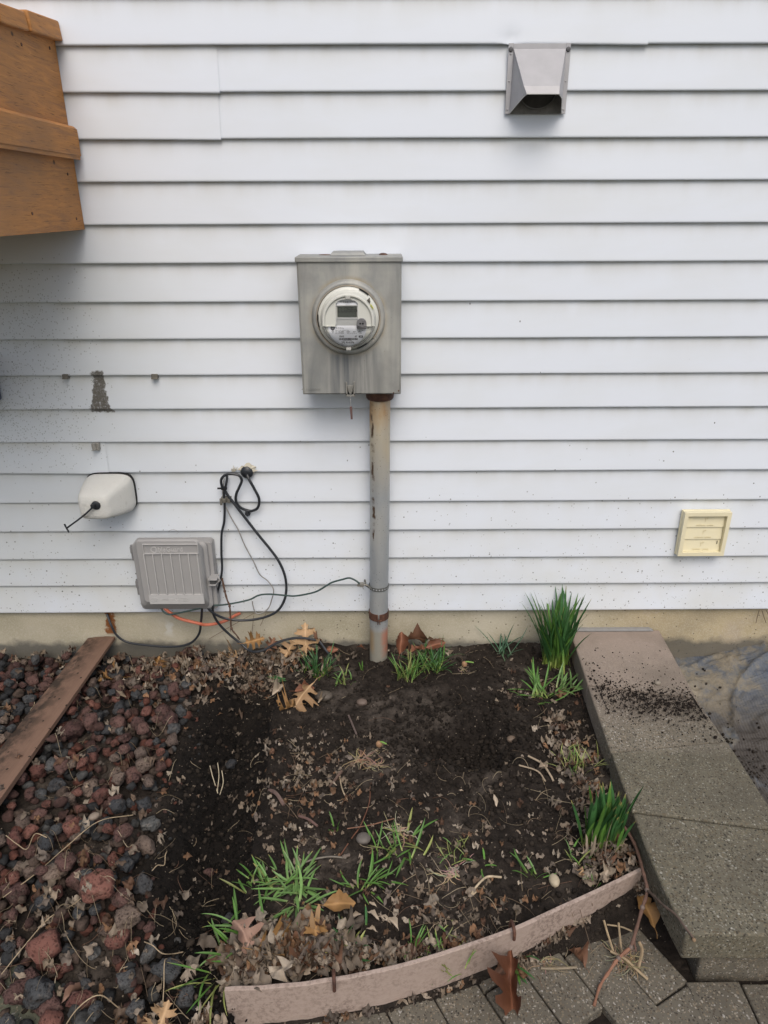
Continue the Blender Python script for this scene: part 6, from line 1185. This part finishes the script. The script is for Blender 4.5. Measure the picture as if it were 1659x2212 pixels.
# pebbles
def pebble(u, v, s, c_, label, sz=(1, .8, .6), rot=0, plane=0, z=None):
    x, y = gp(u, v, plane); me = bpy.data.meshes.new('pebble'); v_ = I3[0]*np.array(sz)*(1+.05*n3(I3[0], 1.2, int(u)))[:, None]*s; me.from_pydata(v_.tolist(), [], I3[1].tolist()); me.shade_smooth(); me.materials.append(plain('stone '+label[:12], c_, .6, var=.25, scale=90, bump=.2))
    o = bpy.data.objects.new('pebble', me); col.objects.link(o); o.location = (x, y, (h1(x, y) if z is None else z)+s*sz[2]*.7); o.rotation_euler = (0, 0, rot); tag(o, label, 'pebble')
pebble(1197, 1903, .0165, (.42, .355, .245), 'smooth cream oval pebble near the right end of the edging', (.72, 1, .6)); pebble(348, 2, .0, (0, 0, 0), 'x') if False else None
pebble(782, 1519, .017, (.13, .095, .075), 'brown rounded stone just below the pipe', (1, .8, .6)); pebble(785, 1815, .018, (.12, .105, .09), 'grey angular clod of soil in the middle of the bed', (1, .9, .55)); pebble(700, 1508, .026, (.085, .070, .055), 'large dry clod of soil right of the golden leaf', (1.1, .8, .5)); pebble(617, 1870, .0, (0, 0, 0), 'x') if False else None
pebble(205, 2176-0, .0, (0, 0, 0), 'x') if False else None; pebble(1105, 1595, .014, (.14, .10, .07), 'small brown stone on the right rim of the pit', (1, .8, .7)); pebble(1420, 1478, .010, (.22, .19, .15), 'pale pebble on the spilled soil band of the coping', (1, .8, .7), z=.070, plane=.07); pebble(1390, 1502, .007, (.05, .04, .03), 'x dark') if False else None
pebble(348, 1520, .0, (0, 0, 0), 'x') if False else None; pebble(210, 1795, .014, (.22, .175, .135), 'pale tan pebble among the lava rocks left of the trench', (1, .7, .6), .6, z=hm(*gp(210, 1795, 0)))

# ---------------------------------------------------------------- grass tufts and bulb leaves
BLM = NM('green blade', .42, 0, .4); a_ = BLM.attr('Col'); cc_ = BLM.mix(1.0, a_, BLM.ramp(BLM.noise(25, 4), [(.3, .78), (.7, 1.2)]), 'MULTIPLY'); BLM.b.inputs['Subsurface Weight'].default_value = 0; BLM = BLM.done(cc_, None, BLM.bump(BLM.noise(40, 3, BLM.map((1, 1, .2))), .2, .001))
def blade(mb, p, az, tilt, L, w, droop, pal, seg_=9, cupw=.35, brown=0, twist=0, ground=True):
    base, mid, tip = pal; p = Vector(p); pts = []; t = tilt; a = az; q = p.copy()
    for i in range(seg_+1):
        f = i/seg_; pts.append((q.copy(), t, a)); q = q+Vector((math.sin(t)*math.cos(a), math.sin(t)*math.sin(a), math.cos(t)))*(L/seg_); t += droop/seg_*(.4+1.2*f); a += twist/seg_
        if ground:
            gz_ = h1(q.x, q.y)+.004 if f > .2 else -9
            if q.z < gz_: q.z = gz_; t = min(t, PI/2)
    n0 = len(mb.v); vs = []; cs = []
    for i, (q, t, a) in enumerate(pts):
        f = i/seg_; ww = w*(.72+.5*f if f < .5 else .97*(1-((f-.5)/.5)**2.6)+.06)*.5; side = Vector((-math.sin(a), math.cos(a), 0)); nrm = Vector((math.cos(t)*math.cos(a), math.cos(t)*math.sin(a), -math.sin(t)))
        vs += [q-side*ww, q+nrm*ww*cupw*1.2, q+side*ww]
        c_ = [base[k]*(1-min(1, f*3))+mid[k]*min(1, f*3) for k in range(3)] if f < .34 else [mid[k]*(1-(f-.34)/.66*.5)+tip[k]*(f-.34)/.66*.5 for k in range(3)]
        if brown and f > .985: c_ = [.36, .29, .10]
        cs += [tuple(c_), tuple(x*1.12 for x in c_), tuple(c_)]
    mb.v += [tuple(v) for v in vs]; mb.c += cs
    for i in range(seg_): b = n0+i*3; mb.f += [(b, b+1, b+4, b+3), (b+1, b+2, b+5, b+4)]
def vary(c_, k=.2): f = rr.uniform(1-k, 1+k); return tuple(x*f for x in c_)
DK = ((.22, .30, .05), (.045, .125, .035), (.035, .105, .040)); MD = ((.30, .34, .10), (.085, .19, .035), (.07, .165, .03)); LT = ((.36, .38, .18), (.125, .225, .065), (.10, .20, .055)); YL = ((.30, .27, .12), (.20, .24, .07), (.25, .22, .09)); BL = ((.10, .16, .08), (.050, .12, .065), (.045, .10, .06))
def tuft(u, v, n_, L, w, t0, t1, droop, pal, label, rad=.012, az0=0, azs=2*PI, cat='grass tuft', name='grass_tuft', su=0, sv=0, brownp=.15, plane=0.0, z=None, mix=None):
    mb = MB(); 
    for i in range(n_):
        x, y = gp(u+rr.uniform(-su, su), v+rr.uniform(-sv, sv), plane); x += rr.gauss(0, rad); y += rr.gauss(0, rad*.8); y = min(y, -.004)
        pl = mix if mix and rr.random() < .3 else pal; k = rr.uniform(.75, 1.2); pl = tuple(tuple(q*k for q in c_) for c_ in pl)
        blade(mb, (x, y, (h1(x, y) if z is None else z)-.004), az0+rr.uniform(-azs/2, azs/2), rr.uniform(t0, t1), L*rr.uniform(.55, 1.1), w*rr.uniform(.7, 1.15), droop*rr.uniform(.3, 1.4), pl, brown=rr.random() < brownp, twist=rr.gauss(0, .4), ground=z is None)
    o = mb.build(name, BLM, smooth=True, colors=True); return tag(o, label, cat)
tuft(1200, 1437, 88, .262, .0105, .02, .42, .35, DK, 'tall dark green daffodil leaf clump at the back beside the kerb', .020, cat='bulb plant', name='daffodil_clump', brownp=.2, mix=MD)
tuft(1305, 1822, 56, .170, .0135, .0, .24, .22, DK, 'stout green daffodil leaf clump at the front beside the kerb', .011, az0=.5, azs=4.5, cat='bulb plant', name='daffodil_clump', su=32, sv=10, brownp=.7, mix=MD)
tuft(1170, 1505, 26, .125, .0065, .5, 1.15, .5, MD, 'flattened green leaf tuft below the tall daffodil clump', .022, su=18, brownp=.3)
tuft(1215, 1490, 18, .10, .006, .4, 1.2, .5, LT, 'light green leaf tuft spreading right against the kerb', .014, az0=.2, azs=2.6)
tuft(1085, 1420, 15, .125, .0048, .3, 1.1, .5, BL, 'thin bluish green tuft near the foundation left of the daffodils', .016)
tuft(935, 1440, 80, .105, .0040, .15, .9, .6, DK, 'dense fine grass tuft right of the pipe', .024, mix=MD); tuft(880, 1462, 50, .095, .0040, .1, .8, .6, MD, 'fine grass tuft just right below the pipe', .018, mix=YL)
tuft(685, 1458, 44, .105, .0042, .1, .75, .6, DK, 'fine green grass tuft left of the pipe behind the golden leaf', .018); tuft(742, 1478, 18, .065, .0040, .1, .8, .8, MD, 'short curling grass tuft below left of the pipe', .014, mix=YL)
tuft(640, 1478, 7, .10, .0045, 1.2, 1.45, .2, DK, 'long flat green blades lying left of the mound', .006, az0=PI, azs=.7); tuft(782, 1448, 3, .045, .005, .1, .5, .3, MD, 'single short green blade in front of the pipe', .003)
tuft(1250, 1658, 46, .065, .0030, .2, 1.1, .7, YL, 'yellowish thin grass tuft near the kerb above the front daffodils', .026, mix=MD); tuft(870, 1828, 18, .095, .0058, .7, 1.35, .4, MD, 'sprawling green tuft in the middle of the bed', .020, mix=YL); tuft(838, 1835, 14, .07, .0035, .3, 1.2, .6, MD, 'thin blades left of the sprawling middle tuft', .022)
tuft(783, 1912, 16, .07, .005, .5, 1.2, .5, MD, 'small green tuft left of the row of pale leaves', .014); tuft(812, 1905, 9, .07, .004, .8, 1.35, .3, MD, 'flat green blades right of the small tuft', .012, az0=0, azs=2)
tuft(720, 1795, 6, .055, .0050, .1, .6, .8, MD, 'tiny curling sprout left of the middle tuft', .004)
tuft(640, 1908, 36, .096, .0064, .75, 1.45, .55, LT, 'bright light green star shaped tuft in the front left of the bed', .012, cat='bulb plant', name='bulb_leaf_tuft', brownp=.4); tuft(648, 1955, 18, .096, .0064, .9, 1.4, .4, LT, 'lower bright green leaves spreading over the litter', .010, cat='bulb plant', name='bulb_leaf_tuft', brownp=.4)
tuft(563, 1912, 26, .080, .0055, .3, 1.2, .7, MD, 'messy green tuft left of the star shaped one', .026, mix=YL, brownp=.5); tuft(500, 2020, 15, .100, .0055, .5, 1.3, .9, MD, 'curling green blades hanging over the trench bank', .022, az0=PI*.95, azs=2.8, brownp=.4, mix=LT); tuft(470, 2080, 10, .12, .004, .6, 1.2, .9, MD, 'long thin blades trailing down beside the edging corner', .012, az0=-PI*.7, azs=1.4, mix=YL)
tuft(748, 2030, 20, .065, .006, .2, 1.0, .5, DK, 'dark green tuft in the litter behind the edging', .014, mix=YL); tuft(893, 2042, 10, .06, .0045, .2, 1.2, .4, MD, 'small green tuft behind the middle of the edging', .010); tuft(965, 2035, 26, .05, .0028, .2, 1.2, .8, YL, 'thin olive grass tuft behind the edging near the right hook', .024, mix=MD)
tuft(1150, 1890, 8, .075, .0052, .1, 1.0, .5, MD, 'small splayed green tuft right of the pale roots', .006); tuft(978, 1848, 30, .05, .0026, .2, 1.1, .7, YL, 'fine olive grass tuft right of the middle tuft', .022, mix=MD); tuft(1252, 1862, 12, .06, .004, .4, 1.2, .5, MD, 'thin green blades above the cream pebble', .014, mix=YL)
tuft(1288, 1905, 8, .035, .0025, .1, .8, .6, MD, 'tiny green tuft behind the right end of the edging', .008); tuft(1040, 1868, 4, .05, .0045, .9, 1.3, .3, MD, 'lone slanting green blades right of the middle', .005)
tuft(1105, 2072, 16, .085, .0070, .3, 1.25, .8, DK, 'green weed growing at the foot of the edging on the path', .010, plane=-.09, z=-.092, az0=.8, azs=4.4, mix=MD, cat='weed', name='weed'); tuft(948, 2100, 7, .06, .0055, .3, 1.2, .8, MD, 'small curled weed in the joint below the edging', .008, plane=-.09, z=-.092, cat='weed', name='weed', az0=-.6, azs=3)
